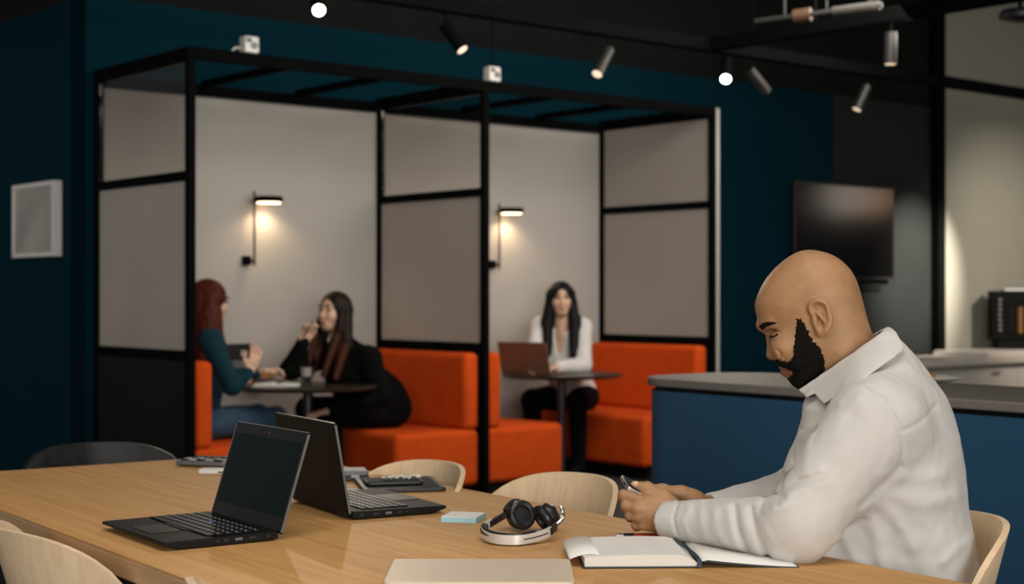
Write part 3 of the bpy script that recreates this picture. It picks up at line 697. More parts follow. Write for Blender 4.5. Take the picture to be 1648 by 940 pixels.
def cup(center, axis, name_mesh, k=.80):
    """axis: direction the cushion faces"""
    ax = Vector(axis).normalized(); R = ax.to_track_quat('Z', 'Y').to_matrix()
    sh = MB().lathe([(r_*k, z_*k) for r_, z_ in ((0, -.020), (.022, -.019), (.030, -.012), (.033, -.002), (.033, .004), (0, .004))], 32, center, R).build('ear_cup', M['plastic'], t, smooth=True)
    MB().lathe([(r_*k, z_*k) for r_, z_ in ((.018, .006), (.027, .0042), (.034, .006), (.037, .012), (.035, .019), (.029, .023), (.022, .021), (.019, .014))], 32, center, R).build('cushion', M['leather'], sh, smooth=True)
    MB().lathe([(r_*k, z_*k) for r_, z_ in ((0, .0045), (.021, .0045), (.021, .013), (0, .0135))], 28, center, R).build('driver_mesh', M['mesh_fabric'], sh, smooth=True)
    MB().lathe([(r_*k, z_*k) for r_, z_ in ((0, -.0245), (.018, -.0235), (.021, -.0195), (0, -.0190))], 28, center, R).build('cup_cap', M['chrome'] if name_mesh else M['plastic'], sh, smooth=True)
cup(hp(826, 855, 0)*1+Vector((0, 0, .0285))+D(.012, .010), D(.45, -.78)+Vector((0, 0, .28)), False)
cup(hp(882, 858, 0)+Vector((0, 0, .030))+D(.0, .020), D(-.72, -.35)+Vector((0, 0, -.45)), True)
q0 = hp(882, 858, 0)+Vector((0, 0, .030))+D(.0, .020)
MB().tube(spline([hp(894, 847, .025), q0+Vector((0, 0, .0))+D(.029, -.016), q0+D(.026, .002)+Vector((0, 0, .018))]), .004).build('yoke', M['chrome'], t, smooth=True)
q1 = hp(826, 855, 0)+Vector((0, 0, .0285))+D(.012, .010)
MB().tube(spline([hp(818, 826, .028), q1+D(-.028, .010)+Vector((0, 0, .010)), q1+D(-.016, .018)+Vector((0, 0, .024)), q1+D(.0, .020)+Vector((0, 0, .027))]), .0042).build('yoke', M['plastic'], t, smooth=True)

# ------------------------------------------------------------------ open notebook, ribbon, pen
nl, nr = on(941, 915, TT), on(1122, 914, TT); ux = (nr-nl).normalized(); uy = Vector((-ux.y, ux.x, 0))
bl = on(914, 866, TT+.02); depth_n = .200; wl = (nr-nl).length
t = thing('open_notebook', (nr.x, nr.y, TT), math.atan2(ux.y, ux.x), 'open notebook with blank white pages under the man\'s forearm', 'notebook')
sk = (bl-nl).dot(ux)                                        # pages lean back towards the left
MB().prism([(-wl-.004, -.004), (.004, -.004), (.0, depth_n), (-wl-.004, depth_n)], .0005, .0030).build('back_cover', M['cover'], t, bevel=.001)
# left page block: curved top
def page_block(x0, x1, z0, ztop, mt, name):
    mb = MB(); n = 14; T_, B_ = [], []
    zb = z0 if callable(z0) else (lambda s_: z0)
    for j in range(2):
        y = 0 if j == 0 else depth_n-.004
        T_.append([mb.b.verts.new((x0+(x1-x0)*i/n, y, ztop(i/n))) for i in range(n+1)]); B_.append([mb.b.verts.new((x0+(x1-x0)*i/n, y, zb(i/n))) for i in range(n+1)])
    for i in range(n):
        mb.b.faces.new((T_[0][i], T_[0][i+1], T_[1][i+1], T_[1][i])); mb.b.faces.new((B_[0][i], B_[1][i], B_[1][i+1], B_[0][i+1]))
        for j in (0, 1): mb.b.faces.new((B_[j][i], B_[j][i+1], T_[j][i+1], T_[j][i]))
    for i in (0, n): mb.b.faces.new((B_[0][i], T_[0][i], T_[1][i], B_[1][i]))
    return mb.build(name, mt, t, smooth=True, angle=40)
zl = lambda s: .019+.003*math.sin(s*PI*.9)-.011*max(0, (s-.86)/.14)**2
page_block(-wl, 0, .0031, zl, M['page_edge'], 'left_page_block')
page_block(-wl-.002, -.002, lambda s: zl(s)+.0002, lambda s: zl(s)+.0009, M['paper'], 'top_left_page').location.z = .0
# lifted loose page at the left
mb = MB(); n = 10; ra = []
for i in range(n+1):
    s = i/n; ra.append([mb.b.verts.new((-wl+.03-.055*s, y, zl(0)+.0012+.008*math.sin(s*PI*.5)*(1-.35*s)-.012*s*s)) for y in (.012, depth_n-.001)])
for A, B in zip(ra, ra[1:]): mb.b.faces.new((A[0], B[0], B[1], A[1]))
o = mb.build('loose_page', M['paper'], t, smooth=True); so = o.modifiers.new('thick', 'SOLIDIFY'); so.thickness = .0004
# right side: page and cover sloping down to the right
wr = .165
mb = MB(); rows = []
for i in range(13):
    s = i/12; z = .0135*(1-s)**1.5+.0022
    if i == 0: z = .011
    rows.append([mb.b.verts.new((.004+wr*s, y, z)) for y in (0, depth_n-.004)])
for A, B in zip(rows, rows[1:]): mb.b.faces.new((A[0], B[0], B[1], A[1]))
o = mb.build('right_page', M['paper'], t, smooth=True); so = o.modifiers.new('thick', 'SOLIDIFY'); so.thickness = .0012
mb = MB(); rows = []
for i in range(13):
    s = i/12; z = .0115*(1-s)**1.6+.0004
    rows.append([mb.b.verts.new((.004+(wr+.004)*s, y, z)) for y in (-.003, depth_n)])
for A, B in zip(rows, rows[1:]): mb.b.faces.new((A[0], B[0], B[1], A[1]))
o = mb.build('front_cover', M['cover'], t, smooth=True); so = o.modifiers.new('thick', 'SOLIDIFY'); so.thickness = .0012
MB().ribbon(spline([(-.012, depth_n-.01, .0195), (-.010, .12, .0205), (-.004, .06, .0195), (.001, .012, .017), (.004, -.003, .010), (.002, -.006, .002)]), .007, .0008, lambda i: (1, 0, .2)).build('bookmark_ribbon', M['ribbon'], t, smooth=True)
a, b = on(992, 862, TT+.006), on(1085, 861, TT+.006)
t = thing('pen', (a.x, a.y, TT+.006), 0, 'thin orange-red pen with a bronze tip lying behind the notebook', 'pen')
v = (b-a); v.z = 0
MB().cyl(v*.30, v*1.45, .0042, n=12).build('barrel', M['red_pen'], t, smooth=True)
MB().cyl(v*.0, v*.12, .0036, .0042, n=12).build('tip', M['chrome'], t, smooth=True)
MB().cyl(v*.1201, v*.2999, .0046, n=12).build('grip', M['plastic'], t, smooth=True)
# ------------------------------------------------------------------ implicit surfaces (smooth unions meshed by surface nets)
def smin(a, b, k):
    if k <= 0: return np.minimum(a, b)
    h = np.maximum(k-np.abs(a-b), 0)/k; return np.minimum(a, b)-h*h*k*.25
def smax(a, b, k): return -smin(-a, -b, k)
def d_cap(P, a, b, ra, rb):
    a = np.asarray(a, np.float32); b = np.asarray(b, np.float32); ba = b-a; L = float(ba @ ba)+1e-12
    t = np.clip(((P-a) @ ba)/L, 0, 1); return np.sqrt(((P-a-t[:, None]*ba)**2).sum(1))-(ra+(rb-ra)*t)
def d_ell(P, c, r, R=None):
    q = P-np.asarray(c, np.float32)
    if R is not None: q = q @ np.asarray(R, np.float32)          # columns of R = ellipsoid axes
    r = np.asarray(r, np.float32); k0 = np.sqrt(((q/r)**2).sum(1)); k1 = np.sqrt(((q/(r*r))**2).sum(1))+1e-9
    return k0*(k0-1)/k1
def d_poly(x, y, V):
    d = np.full(x.shape, 1e9, np.float32); s = np.ones(x.shape, np.float32); n = len(V)
    for i in range(n):
        ax, ay = V[i]; bx, by = V[i-1]; ex, ey = bx-ax, by-ay; wx, wy = x-ax, y-ay
        t = np.clip((wx*ex+wy*ey)/(ex*ex+ey*ey+1e-12), 0, 1)
        d = np.minimum(d, (wx-ex*t)**2+(wy-ey*t)**2)
        c1 = y >= ay; c2 = y < by; c3 = ex*wy > ey*wx
        s = np.where((c1 & c2 & c3) | (~c1 & ~c2 & ~c3), -s, s)
    return s*np.sqrt(d)                                            # negative inside
def seg2(x, y, pts):
    d = np.full(x.shape, 1e9, np.float32)
    for (ax, ay), (bx, by) in zip(pts, pts[1:]):
        ex, ey = bx-ax, by-ay; t = np.clip(((x-ax)*ex+(y-ay)*ey)/(ex*ex+ey*ey+1e-12), 0, 1)
        d = np.minimum(d, (x-ax-ex*t)**2+(y-ay-ey*t)**2)
    return np.sqrt(d)
def smooth_curve(V, n=4):
    """closed Catmull-Rom through 2-D points"""
    m = len(V); out = []
    for i in range(m):
        a, b, c, d = [np.array(V[(i+j) % m], float) for j in (-1, 0, 1, 2)]
        for k in range(n):
            t = k/n; out.append(tuple(.5*(2*b+(c-a)*t+(2*a-5*b+4*c-d)*t*t+(3*b-a-3*c+d)*t**3)))
    return out
def prims(P, L):
    d = np.full(len(P), 1e3, np.float32)
    for q in L:
        if q[0] == 'c': e = d_cap(P, *q[1:5]); k = q[5]
        else: e = d_ell(P, q[1], q[2], q[3]); k = q[4]
        d = smin(d, e, k)
    return d
def nets(fn, lo, hi, h, B=10, safe=1.6):
    lo = np.array(lo, np.float32); n = np.ceil((np.array(hi)-lo)/h/B).astype(int); N = n*B+1
    gb = np.stack(np.meshgrid(*[np.arange(k) for k in n], indexing='ij'), -1).reshape(-1, 3)
    cen = lo+(gb*B+B/2)*h; dc = fn(cen.astype(np.float32)); rad = B*h*.87*safe+h
    Dn = np.ones(N, np.float32)
    inside = gb[dc < -rad]
    for i, j, k in inside: Dn[i*B:i*B+B+1, j*B:j*B+B+1, k*B:k*B+B+1] = -1
    act = gb[np.abs(dc) <= rad]
    off = np.stack(np.meshgrid(*[np.arange(B+1)]*3, indexing='ij'), -1).reshape(-1, 3)
    per = max(1, 600000//len(off))
    for s in range(0, len(act), per):
        ab = act[s:s+per]; I = (ab[:, None, :]*B+off[None]).reshape(-1, 3)
        v = fn((lo+I*h).astype(np.float32)); Dn[I[:, 0], I[:, 1], I[:, 2]] = v
    sg = Dn < 0
    cnt = np.zeros(N-1, np.uint8)
    for a in (0, 1):
        for b in (0, 1):
            for c in (0, 1): cnt += sg[a:N[0]-1+a, b:N[1]-1+b, c:N[2]-1+c]
    cells = np.argwhere((cnt > 0) & (cnt < 8)); m = len(cells)
    idx = np.full(N-1, -1, np.int32); idx[tuple(cells.T)] = np.arange(m)
    acc = np.zeros((m, 3), np.float32); num = np.zeros(m, np.float32)
    corners = [(a, b, c) for a in (0, 1) for b in (0, 1) for c in (0, 1)]
    val = {c: Dn[cells[:, 0]+c[0], cells[:, 1]+c[1], cells[:, 2]+c[2]] for c in corners}
    for c in corners:
        for ax in range(3):
            if c[ax]: continue
            c2 = list(c); c2[ax] = 1; a, b = val[c], val[tuple(c2)]; x = (a < 0) != (b < 0)
            t = np.where(x, a/np.where(x, a-b, 1), 0)
            p = np.tile(np.array(c, np.float32), (m, 1)); p[:, ax] += t
            acc += p*x[:, None]; num += x
    V = lo+(cells+acc/num[:, None])*h; F = []
    for ax in range(3):
        b, c = (ax+1) % 3, (ax+2) % 3
        s0 = [slice(1, N[i]-1) for i in range(3)]; s0[ax] = slice(0, N[ax]-1); s1 = list(s0); s1[ax] = slice(1, N[ax])
        A, Bv = sg[tuple(s0)], sg[tuple(s1)]; e = np.argwhere(A != Bv)
        if not len(e): continue
        e0 = e+np.array([1 if i != ax else 0 for i in range(3)]); fl = A[tuple(e.T)]
        q = []
        for db, dcx in ((-1, -1), (0, -1), (0, 0), (-1, 0)):
            g = e0.copy(); g[:, b] += db; g[:, c] += dcx; q.append(idx[tuple(g.T)])
        q = np.stack(q, 1); q = np.where(fl[:, None], q, q[:, ::-1]); F.append(q[(q >= 0).all(1)])
    return V, np.concatenate(F)
def relax(V, F, it=1, lam=.5):
    for _ in range(it):
        acc = np.zeros_like(V); num = np.zeros(len(V), np.float32)
        for i in range(4):
            a, b = F[:, i], F[:, (i+1) % 4]
            for x, y in ((a, b), (b, a)):
                for k in range(3): acc[:, k] += np.bincount(x, V[y, k], len(V))
                num += np.bincount(x, minlength=len(V))
        V = V+lam*(acc/np.maximum(num, 1)[:, None]-V)
    return V
def mesh_from(name, parts, m, parent):
    vs, fs, o = [], [], 0
    for V, F in parts: vs.append(V); fs.append(F+o); o += len(V)
    V = np.concatenate(vs).astype(np.float32); F = np.concatenate(fs).astype(np.int32)
    me = bpy.data.meshes.new(name); me.vertices.add(len(V)); me.vertices.foreach_set('co', V.ravel())
    me.loops.add(F.size); me.loops.foreach_set('vertex_index', F.ravel()); me.polygons.add(len(F))
    me.polygons.foreach_set('loop_start', np.arange(0, F.size, 4, dtype=np.int32)); me.polygons.foreach_set('use_smooth', np.ones(len(F), bool))
    me.update(calc_edges=True); me.validate()
    return link(name, me, m, parent)
class Frame:
    """a figure's own axes: f ahead, l to its left, u up, origin on the floor"""
    def __init__(s, r0, w0, F):
        n = math.hypot(*F); s.r0, s.w0 = r0, w0; s.F = (F[0]/n, F[1]/n); s.L = (-s.F[1], s.F[0])
    def rw(s, r, w, u): a, b = r-s.r0, w-s.w0; return np.array((a*s.F[0]+b*s.F[1], a*s.L[0]+b*s.L[1], u))
    def pt(s, px, py, w): return s.rw((px-824)/FPX*w, w, CAM_H+(HOR-py)/FPX*w)
    def loc(s, px, py, l=0.0):
        t = (px-824)/FPX; f = (t*(s.w0+l*s.L[1])-s.r0-l*s.L[0])/(s.F[0]-t*s.F[1]); w = s.w0+f*s.F[1]+l*s.L[1]
        return np.array((f, l, CAM_H+(HOR-py)/FPX*w))
    def root(s, label, **k):
        d = D(*s.F); return thing('person', W(s.r0, s.w0), math.atan2(d.y, d.x), label, 'person', **k)
def rotm(yaw=0, pitch=0, roll=0):
    return np.array(Matrix.Rotation(yaw, 3, 'Z') @ Matrix.Rotation(pitch, 3, 'Y') @ Matrix.Rotation(roll, 3, 'X'))
def sines(P, f): return np.sin(P[:, 0]*f+1.3*np.sin(P[:, 1]*f*.7))*np.sin(P[:, 1]*f*1.1+1.7*np.sin(P[:, 2]*f*.6))*np.sin(P[:, 2]*f*.9+1.1*np.sin(P[:, 0]*f*.8))

# ------------------------------------------------------------------ the man
mf = Frame(.693, 2.85, (-.98, .20))
man = mf.root('bald bearded man in a cream shirt sitting at the oak table holding a phone')
def HL(u, v, l=0.0): return mf.loc(1180+u/3.48, 390+v/3.48, l)
def H2(pts): return [(p[0], p[2]) for p in (HL(u, v) for u, v in pts)]
def B2(pts, l=0.0): return [(p[0], p[2]) for p in (mf.loc(x, y, l) for x, y in pts)]
SK = smooth_curve(H2([(126, 330), (123, 365), (130, 410), (147, 458), (168, 490), (192, 520), (212, 560), (226, 610), (244, 655), (262, 690), (284, 735), (312, 770), (345, 800), (385, 812), (440, 795), (500, 820), (560, 900), (620, 1010), (760, 1010), (900, 800), (850, 610), (800, 540), (768, 480), (745, 400), (722, 310), (690, 208), (640, 132), (560, 72), (470, 46), (400, 44), (330, 70), (250, 128), (190, 195), (146, 270)]), 3)
def sph(c, r, k=.012): return ('e', c, (r, r, r), None, k)
hc_ = HL(430, 300); jaw_ = HL(330, 700)
tilt = math.radians(28)
RF = rotm(0, tilt)                                             # face axes: x out of the face, z up the face
def head_core(P):
    f, l, u = P[:, 0], P[:, 1], P[:, 2]
    e = -d_poly(f, u, SK)
    z = np.clip((u-jaw_[2])/(hc_[2]-jaw_[2]), 0, 1.3); fr = np.clip((f-hc_[0])/.09, -1, 1)
    Wd = .061+.0155*np.clip(z, 0, 1)-.006*np.clip(fr, 0, 1)*np.clip(z, 0, 1)
    q = np.maximum(1-e/.082, 0); return (np.sqrt(q*q+(l/Wd)**2)-1)*.072
face_prims = [('c', HL(206, 522), HL(214, 625), .0068, .0088, .010), ('e', HL(216, 632), (.0095, .0105, .0085), None, .006),
              ('e', HL(286, 703), (.0095, .022, .0062), RF, .007), ('e', HL(294, 731), (.0090, .019, .0062), RF, .007)]
for s in (1, -1):
    face_prims += [('e', HL(242, 634, s*.0135), (.0105, .0085, .0085), RF, .004), ('e', HL(285, 590, s*.040), (.022, .022, .026), None, .025),
                   ('c', HL(160, 468, s*.006), HL(218, 452, s*.040), .0075, .0070, .014)]
lid_c = {s: HL(256, 524, s*.034) for s in (1, -1)}
ear_pts = [tuple(p_)[:2] for p_ in spline([(446, 408, 0), (432, 365, 0), (446, 337, 0), (478, 327, 0), (512, 346, 0), (534, 390, 0), (543, 430, 0), (537, 470, 0), (516, 503, 0)], 3)]
def ear(P, s):
    L0 = .0735
    c = HL(487, 425, s*(L0+.006)); R = rotm(s*-.32, math.radians(8), s*.10)
    d = d_ell(P, c, (.0165, .0060, .0310), R)
    rim = None
    for (a, b) in zip(ear_pts, ear_pts[1:]):
        f = lambda q: s*(L0+.0035+.010*max(0, min(1, (q[0]-435)/80)))
        e = d_cap(P, HL(*a, f(a)), HL(*b, f(b)), .0042, .0042); d = smin(d, e, .004)
    d = smin(d, d_ell(P, HL(498, 508, s*(L0+.008)), (.0085, .0045, .0095)), .006)          # lobe
    d = smax(d, -d_ell(P, HL(482, 440, s*(L0+.0155)), (.0098, .0125, .0165), R), .003)       # concha
    d = smax(d, -d_ell(P, HL(494, 382, s*(L0+.0165)), (.0100, .0050, .0130), R), .003)      # hollow under the helix
    d = smin(d, d_ell(P, HL(456, 440, s*(L0+.005)), (.0050, .0050, .0080)), .004)           # tragus
    d = smin(d, d_cap(P, HL(470, 395, s*(L0+.009)), HL(515, 450, s*(L0+.011)), .0028, .0032), .004)
    return d
face_lines = [([(196, 505), (226, 491), (256, 495), (274, 508)], .0016, .0018), ([(214, 546), (246, 550), (272, 538)], .0012, .0035),
              ([(250, 596), (266, 612), (270, 634), (262, 652), (244, 660)], .0030, .0018), ([(270, 612), (292, 648), (318, 690)], .0022, .0045), ([(186, 500), (200, 506)], .0012, .003)]
face_lines = [(H2(a), b, c) for a, b, c in face_lines]
def man_head(P, full=True):
    d = head_core(P)
    if not full: return d
    for s in (1, -1):
        d = smax(d, -d_ell(P, HL(224, 510, s*.034), (.014, .016, .011), RF), .014)          # eye socket
    d = smin(d, prims(P, face_prims[:1]), .010)
    for q in face_prims[1:]: d = smin(d, prims(P, [q]), q[4] if q[0] == 'e' else q[5])
    for s in (1, -1):
        lid = smax(d_ell(P, lid_c[s], (.0130, .0125, .0125)), -(P[:, 2]-lid_c[s][2]+.0045+.35*(P[:, 0]-lid_c[s][0])), .002)
        low = smax(d_ell(P, lid_c[s], (.0125, .0125, .0130)), (P[:, 2]-lid_c[s][2]+.0072+.35*(P[:, 0]-lid_c[s][0])), .002)
        d = smin(d, lid, .004); d = smin(d, low, .005)
        d = smax(d, -d_ell(P, HL(232, 652, s*.008), (.0040, .0032, .0030)), .002)           # nostril
        d = smin(d, ear(P, s), .005)
    for pts, a, w in face_lines: d = d+a*np.exp(-(seg2(P[:, 0], P[:, 2], pts)/w)**2)*(P[:, 0] > hc_[0])
    # line of the mouth
    m1 = B2([(1180+264/3.48, 390+714/3.48), (1180+300/3.48, 390+716/3.48), (1180+325/3.48, 390+722/3.48)])
    d = d+.0022*np.exp(-(seg2(P[:, 0], P[:, 2], m1)/.0018)**2)
    return d
# hands
hw = mf.pt
def chain(pts, rs, k=.005): return [('c', pts[i], pts[i+1], rs[i], rs[i+1], k) for i in range(len(pts)-1)]
elbow_l, wrist_l = hw(1284, 849, 2.632), hw(1078, 838, 2.805)
elbow_r, wrist_r = hw(1290, 800, 3.03), hw(1150, 823, 2.935)
lh = [('c', wrist_l+(elbow_l-wrist_l)*.5, wrist_l, .034, .026, .01), ('c', wrist_l, hw(1054, 826, 2.825), .026, .026, .02),
      ('e', hw(1047, 822, 2.828), (.029, .017, .034), rotm(0, .35), .02),
      ('c', hw(1058, 816, 2.822), hw(1029, 806, 2.812), .019, .0105, .012), ('c', hw(1056, 824, 2.822), hw(1026, 818, 2.808), .019, .0105, .010),
      ('c', hw(1057, 832, 2.824), hw(1027, 831, 2.812), .018, .0100, .010), ('c', hw(1060, 840, 2.828), hw(1034, 845, 2.818), .017, .0090, .010)]
lh += chain([hw(1029, 804, 2.812), hw(1003, 796, 2.822), hw(1002, 801, 2.848), hw(1014, 805, 2.866)], [.0102, .0092, .0085, .0075])
lh += chain([hw(1026, 818, 2.808), hw(1007, 813, 2.818), hw(1007, 818, 2.846), hw(1020, 820, 2.862)], [.0102, .0092, .0085, .0075])
lh += chain([hw(1027, 831, 2.812), hw(1013, 829, 2.82), hw(1014, 833, 2.846), hw(1026, 834, 2.860)], [.0098, .0088, .0082, .0072])
lh += chain([hw(1034, 845, 2.818), hw(1023, 845, 2.826), hw(1024, 848, 2.846), hw(1034, 848, 2.858)], [.0088, .0078, .0073, .0066])
lh += chain([hw(1082, 815, 2.822), hw(1066, 798, 2.826), hw(1042, 786, 2.836), hw(1021, 781, 2.842)], [.018, .0128, .0105, .0085], .010)
rh = [('c', wrist_r+(elbow_r-wrist_r)*.5, wrist_r, .034, .026, .01), ('c', wrist_r, hw(1112, 812, 2.90), .026, .024, .02),
      ('e', hw(1092, 812, 2.895), (.040, .016, .030), rotm(0, .25), .02)]
for k, (py, rr_) in enumerate(((803, .0098), (815, .0100), (827, .0095), (838, .0085))):
    rh += chain([hw(1085, py+2, 2.90), hw(1052, py+2, 2.908), hw(1036, py+4, 2.893), hw(1040, py+6, 2.876)], [rr_+.004, rr_, rr_*.9, rr_*.8], .006)
rh += chain([hw(1120, 806, 2.895), hw(1096, 794, 2.885), hw(1066, 789, 2.876), hw(1046, 786, 2.868)], [.018, .0130, .0105, .0085], .010)
# shirt
TOR = smooth_curve(B2([(1296, 640), (1290, 672), (1280, 705), (1266, 735), (1256, 765), (1246, 795), (1240, 835), (1236, 900), (1236, 1000), (1244, 1120), (1400, 1150), (1560, 1130), (1588, 1040), (1583, 960), (1574, 900), (1563, 845), (1549, 780), (1533, 718), (1512, 655), (1484, 605), (1455, 572), (1432, 548), (1395, 560), (1340, 600)]), 3)
sh_l, sh_r = mf.loc(1412, 682, .160), mf.loc(1412, 672, -.165)
def torso(P):
    f, l, u = P[:, 0], P[:, 1], P[:, 2]
    e = -d_poly(f, u, TOR); q = np.maximum(1-e/.115, 0)
    Wd = .118+.075*np.clip((1.03-u)/.18, 0, 1)
    return ((q**2.3+np.abs(l/Wd)**2.3+1e-9)**(1/2.3)-1)*.115
def S2(pts): return B2(pts, .19)
ridges = [([(1262, 772), (1285, 756), (1318, 748)], .006, .010), ([(1250, 800), (1282, 778), (1330, 765)], .006, .010), ([(1236, 812), (1262, 800), (1300, 790)], .006, .009),
          ([(1196, 812), (1206, 850), (1224, 884)], .0024, .009), ([(1172, 812), (1180, 845), (1186, 872)], .0024, .008), ([(1150, 814), (1154, 842), (1164, 864)], .0024, .008),
          ([(1228, 816), (1240, 850), (1252, 890)], .0024, .010), ([(1108, 818), (1100, 836), (1106, 860)], .0024, .006), ([(1128, 816), (1128, 838), (1138, 860)], .0024, .007),
          ([(1286, 650), (1300, 690), (1296, 740)], .004, .010), ([(1310, 668), (1338, 648), (1380, 640)], .004, .010), ([(1272, 720), (1310, 690), (1350, 672)], .005, .012),
          ([(1400, 800), (1440, 830), (1470, 880)], .006, .014), ([(1428, 760), (1470, 770), (1520, 765)], .005, .014), ([(1392, 812), (1410, 860), (1420, 915)], .005, .013),
          ([(1440, 800), (1490, 812), (1540, 805)], .004, .014), ([(1355, 860), (1372, 890), (1380, 915)], .005, .012), ([(1520, 905), (1545, 885), (1566, 880)], .005, .010)]
valleys = [([(1390, 624), (1420, 640), (1442, 676), (1452, 720), (1448, 745)], .0034, .0032), ([(1450, 690), (1480, 678), (1514, 656)], .0026, .0030),
           ([(1185, 812), (1192, 850), (1205, 878)], .005, .006), ([(1212, 812), (1222, 850), (1238, 886)], .005, .006), ([(1226, 812), (1232, 800), (1262, 788)], .006, .006),
           ([(1244, 786), (1284, 766), (1325, 756)], .005, .006), ([(1088, 815), (1082, 836), (1088, 862)], .003, .003), ([(1272, 742), (1258, 770), (1254, 800)], .003, .004),
           ([(1384, 806), (1420, 775), (1446, 750)], .006, .008), ([(1262, 742), (1276, 752), (1272, 706), (1290, 700)], .0034, .0026)]
ridges = [(S2(a), b, c) for a, b, c in ridges]; valleys = [(S2(a), b, c) for a, b, c in valleys]
def shirt_core(P):
    d = torso(P)
    for s, sh in ((1, sh_l), (-1, sh_r)):
        d = smin(d, d_cap(P, mf.loc(1425, 590, s*.045), sh+np.array((0, -s*.01, .0)), .045, .070), .05)
    d = smin(d, d_ell(P, mf.loc(1432, 730, 0), (.115, .185, .16)), .06)
    return d
def arm(P, sh, el, wr, g=0.0): return smin(d_cap(P, sh, el, .083-g, .060-g), d_cap(P, el, wr, .058-g, .036-g), .022)
def shirt(P, detail=True):
    d = shirt_core(P)
    d = smin(d, arm(P, sh_l, elbow_l, wrist_l), .030)
    d = smin(d, arm(P, sh_r, elbow_r, wrist_r), .030)
    if detail:
        near = np.clip((P[:, 1]-.02)/.06, 0, 1); f, u = P[:, 0], P[:, 2]
        for pts, a, w in ridges: d = d-near*a*.75*np.exp(-(seg2(f, u, pts)/w)**2)
        for pts, a, w in valleys: d = d+near*a*np.exp(-(seg2(f, u, pts)/w)**2)
        d = d+.0016*sines(P, 46)+.0008*sines(P, 105)
    for w_, e_ in ((wrist_l, elbow_l), (wrist_r, elbow_r)):          # open cuffs
        ax = (w_-e_)/np.linalg.norm(w_-e_); c = w_+ax*.012; t = (P-c.astype(np.float32)) @ ax.astype(np.float32)
        local = np.sqrt(((P-w_.astype(np.float32))**2).sum(1)) < .13
        d = np.where(local, np.maximum(d, t), d)
        d = np.where(local, np.maximum(d, -d_cap(P, w_-ax*.05, w_+ax*.06, .0305, .0305)), d)
    nk = HL(640, 760)                                             # neck opening
    d = smax(d, -(head_core(P)-.004), .004)
    d = np.maximum(d, .45-P[:, 2])
    return d
def trousers(P):
    L = [('e', (-.02, 0, .50), (.16, .17, .075), None, .03)]
    for s in (1, -1): L += [('c', (-.02, s*.10, .52), (.40, s*.12, .515), .085, .065, .04), ('c', (.40, s*.12, .515), (.36, s*.12, .10), .060, .048, .03)]
    return prims(P, L)
def man_body(P):
    d = shirt_core(P)+.016
    d = smin(d, arm(P, sh_l, elbow_l, wrist_l, .014), .02); d = smin(d, arm(P, sh_r, elbow_r, wrist_r, .014), .02)
    return smin(d, trousers(P)+.014, .01)
def crop(fn, test): return lambda P: np.maximum(fn(P), test(P))
neck_cut = HL(700, 900)
hd = nets(crop(man_head, lambda P: neck_cut[2]-P[:, 2]), (HL(700, 0)[0]-.06, -.11, neck_cut[2]-.01), (HL(110, 0)[0]+.02, .11, HL(0, 30)[2]+.01), .0019)
hd = (relax(*hd, 1, .4), hd[1])
def hbox(L):
    a = np.array([np.asarray(q[1], float)-e_*(max(q[2]) if q[0] == 'e' else q[3]) for q in L for e_ in (1, -1)]+[np.asarray(q[2], float)-e_*q[4] for q in L if q[0] == 'c' for e_ in (1, -1)]); return a.min(0)-.03, a.max(0)+.03
def skinny(L): return lambda P: prims(P, L)
hands = []
for L in (lh, rh):
    lo_, hi_ = hbox(L); v = nets(skinny(L), lo_, hi_, .0019); hands.append((relax(*v, 1, .4), v[1]))
tr = nets(man_body, (-.36, -.32, .02), (.50, .32, 1.12), .009)
body = mesh_from('body', [hd, tr]+hands, M['skin_man'], man)
sv = nets(shirt, (-.34, -.32, .44), (.46, .34, 1.16), .0032)
shirt_o = mesh_from('shirt', [(relax(*sv, 1, .45), sv[1])], M['shirt'], man)
tv_ = nets(trousers, (-.22, -.24, .03), (.50, .24, .64), .008)
mesh_from('trousers', [tv_], M['grey_cloth'], man)
for s in (1, -1):
    v = nets(lambda P: np.maximum(prims(P, [('e', (.36, s*.12, .055), (.06, .045, .055), None, .02), ('c', (.38, s*.12, .045), (.50, s*.13, .035), .044, .036, .03)]), .002-P[:, 2]), (.27, s*.12-.09, -.01), (.58, s*.12+.10, .13), .007)
    mesh_from('shoe', [v], M['shoe'], man)
# collar, placket
COL = B2([(1288, 626), (1306, 613), (1362, 574), (1410, 540), (1430, 527), (1437, 533), (1450, 556), (1446, 562), (1402, 590), (1356, 620), (1326, 641), (1312, 628), (1298, 634)])
def collar(P):
    base = smin(head_core(P), shirt_core(P), .02)-.0105
    d = np.maximum(np.abs(base)-.0042, d_poly(P[:, 0], P[:, 2], COL)-.002)
    return d+.0008*sines(P, 80)
cv = nets(collar, (-.15, -.16, mf.loc(0, 660)[2]-.12), (.30, .16, 1.20), .0026)
mesh_from('collar', [(relax(*cv, 2, .45), cv[1])], M['shirt'], shirt_o)
# beard
BR = H2([(352, 425), (384, 418), (412, 470), (440, 528), (492, 588), (514, 640), (518, 700), (488, 768), (436, 806), (388, 846), (344, 838), (312, 800), (297, 760), (318, 747), (334, 722), (300, 706), (262, 694), (236, 688), (232, 664), (258, 650), (306, 660), (332, 640), (342, 560), (350, 490)])
def beard(P):
    e = -d_poly(P[:, 0], P[:, 2], BR)
    low = np.clip((HL(0, 600)[2]-P[:, 2])/.05, 0, 1)
    n = .0016*sines(P, 420)+.0013*sines(P[:, [1, 2, 0]], 760)+.0024*sines(P[:, [2, 0, 1]], 1350)*np.clip(1.2-e/.009, 0, 1)
    off = np.clip(e*.55-.0008, -.004, .0022+.0075*low)+n
    return man_head(P)-off
bv = nets(beard, (HL(560, 0)[0], -.085, HL(0, 880)[2]), (HL(215, 0)[0], .085, HL(0, 400)[2]), .0015)
beard_o = mesh_from('beard', [bv], M['beard'], man)
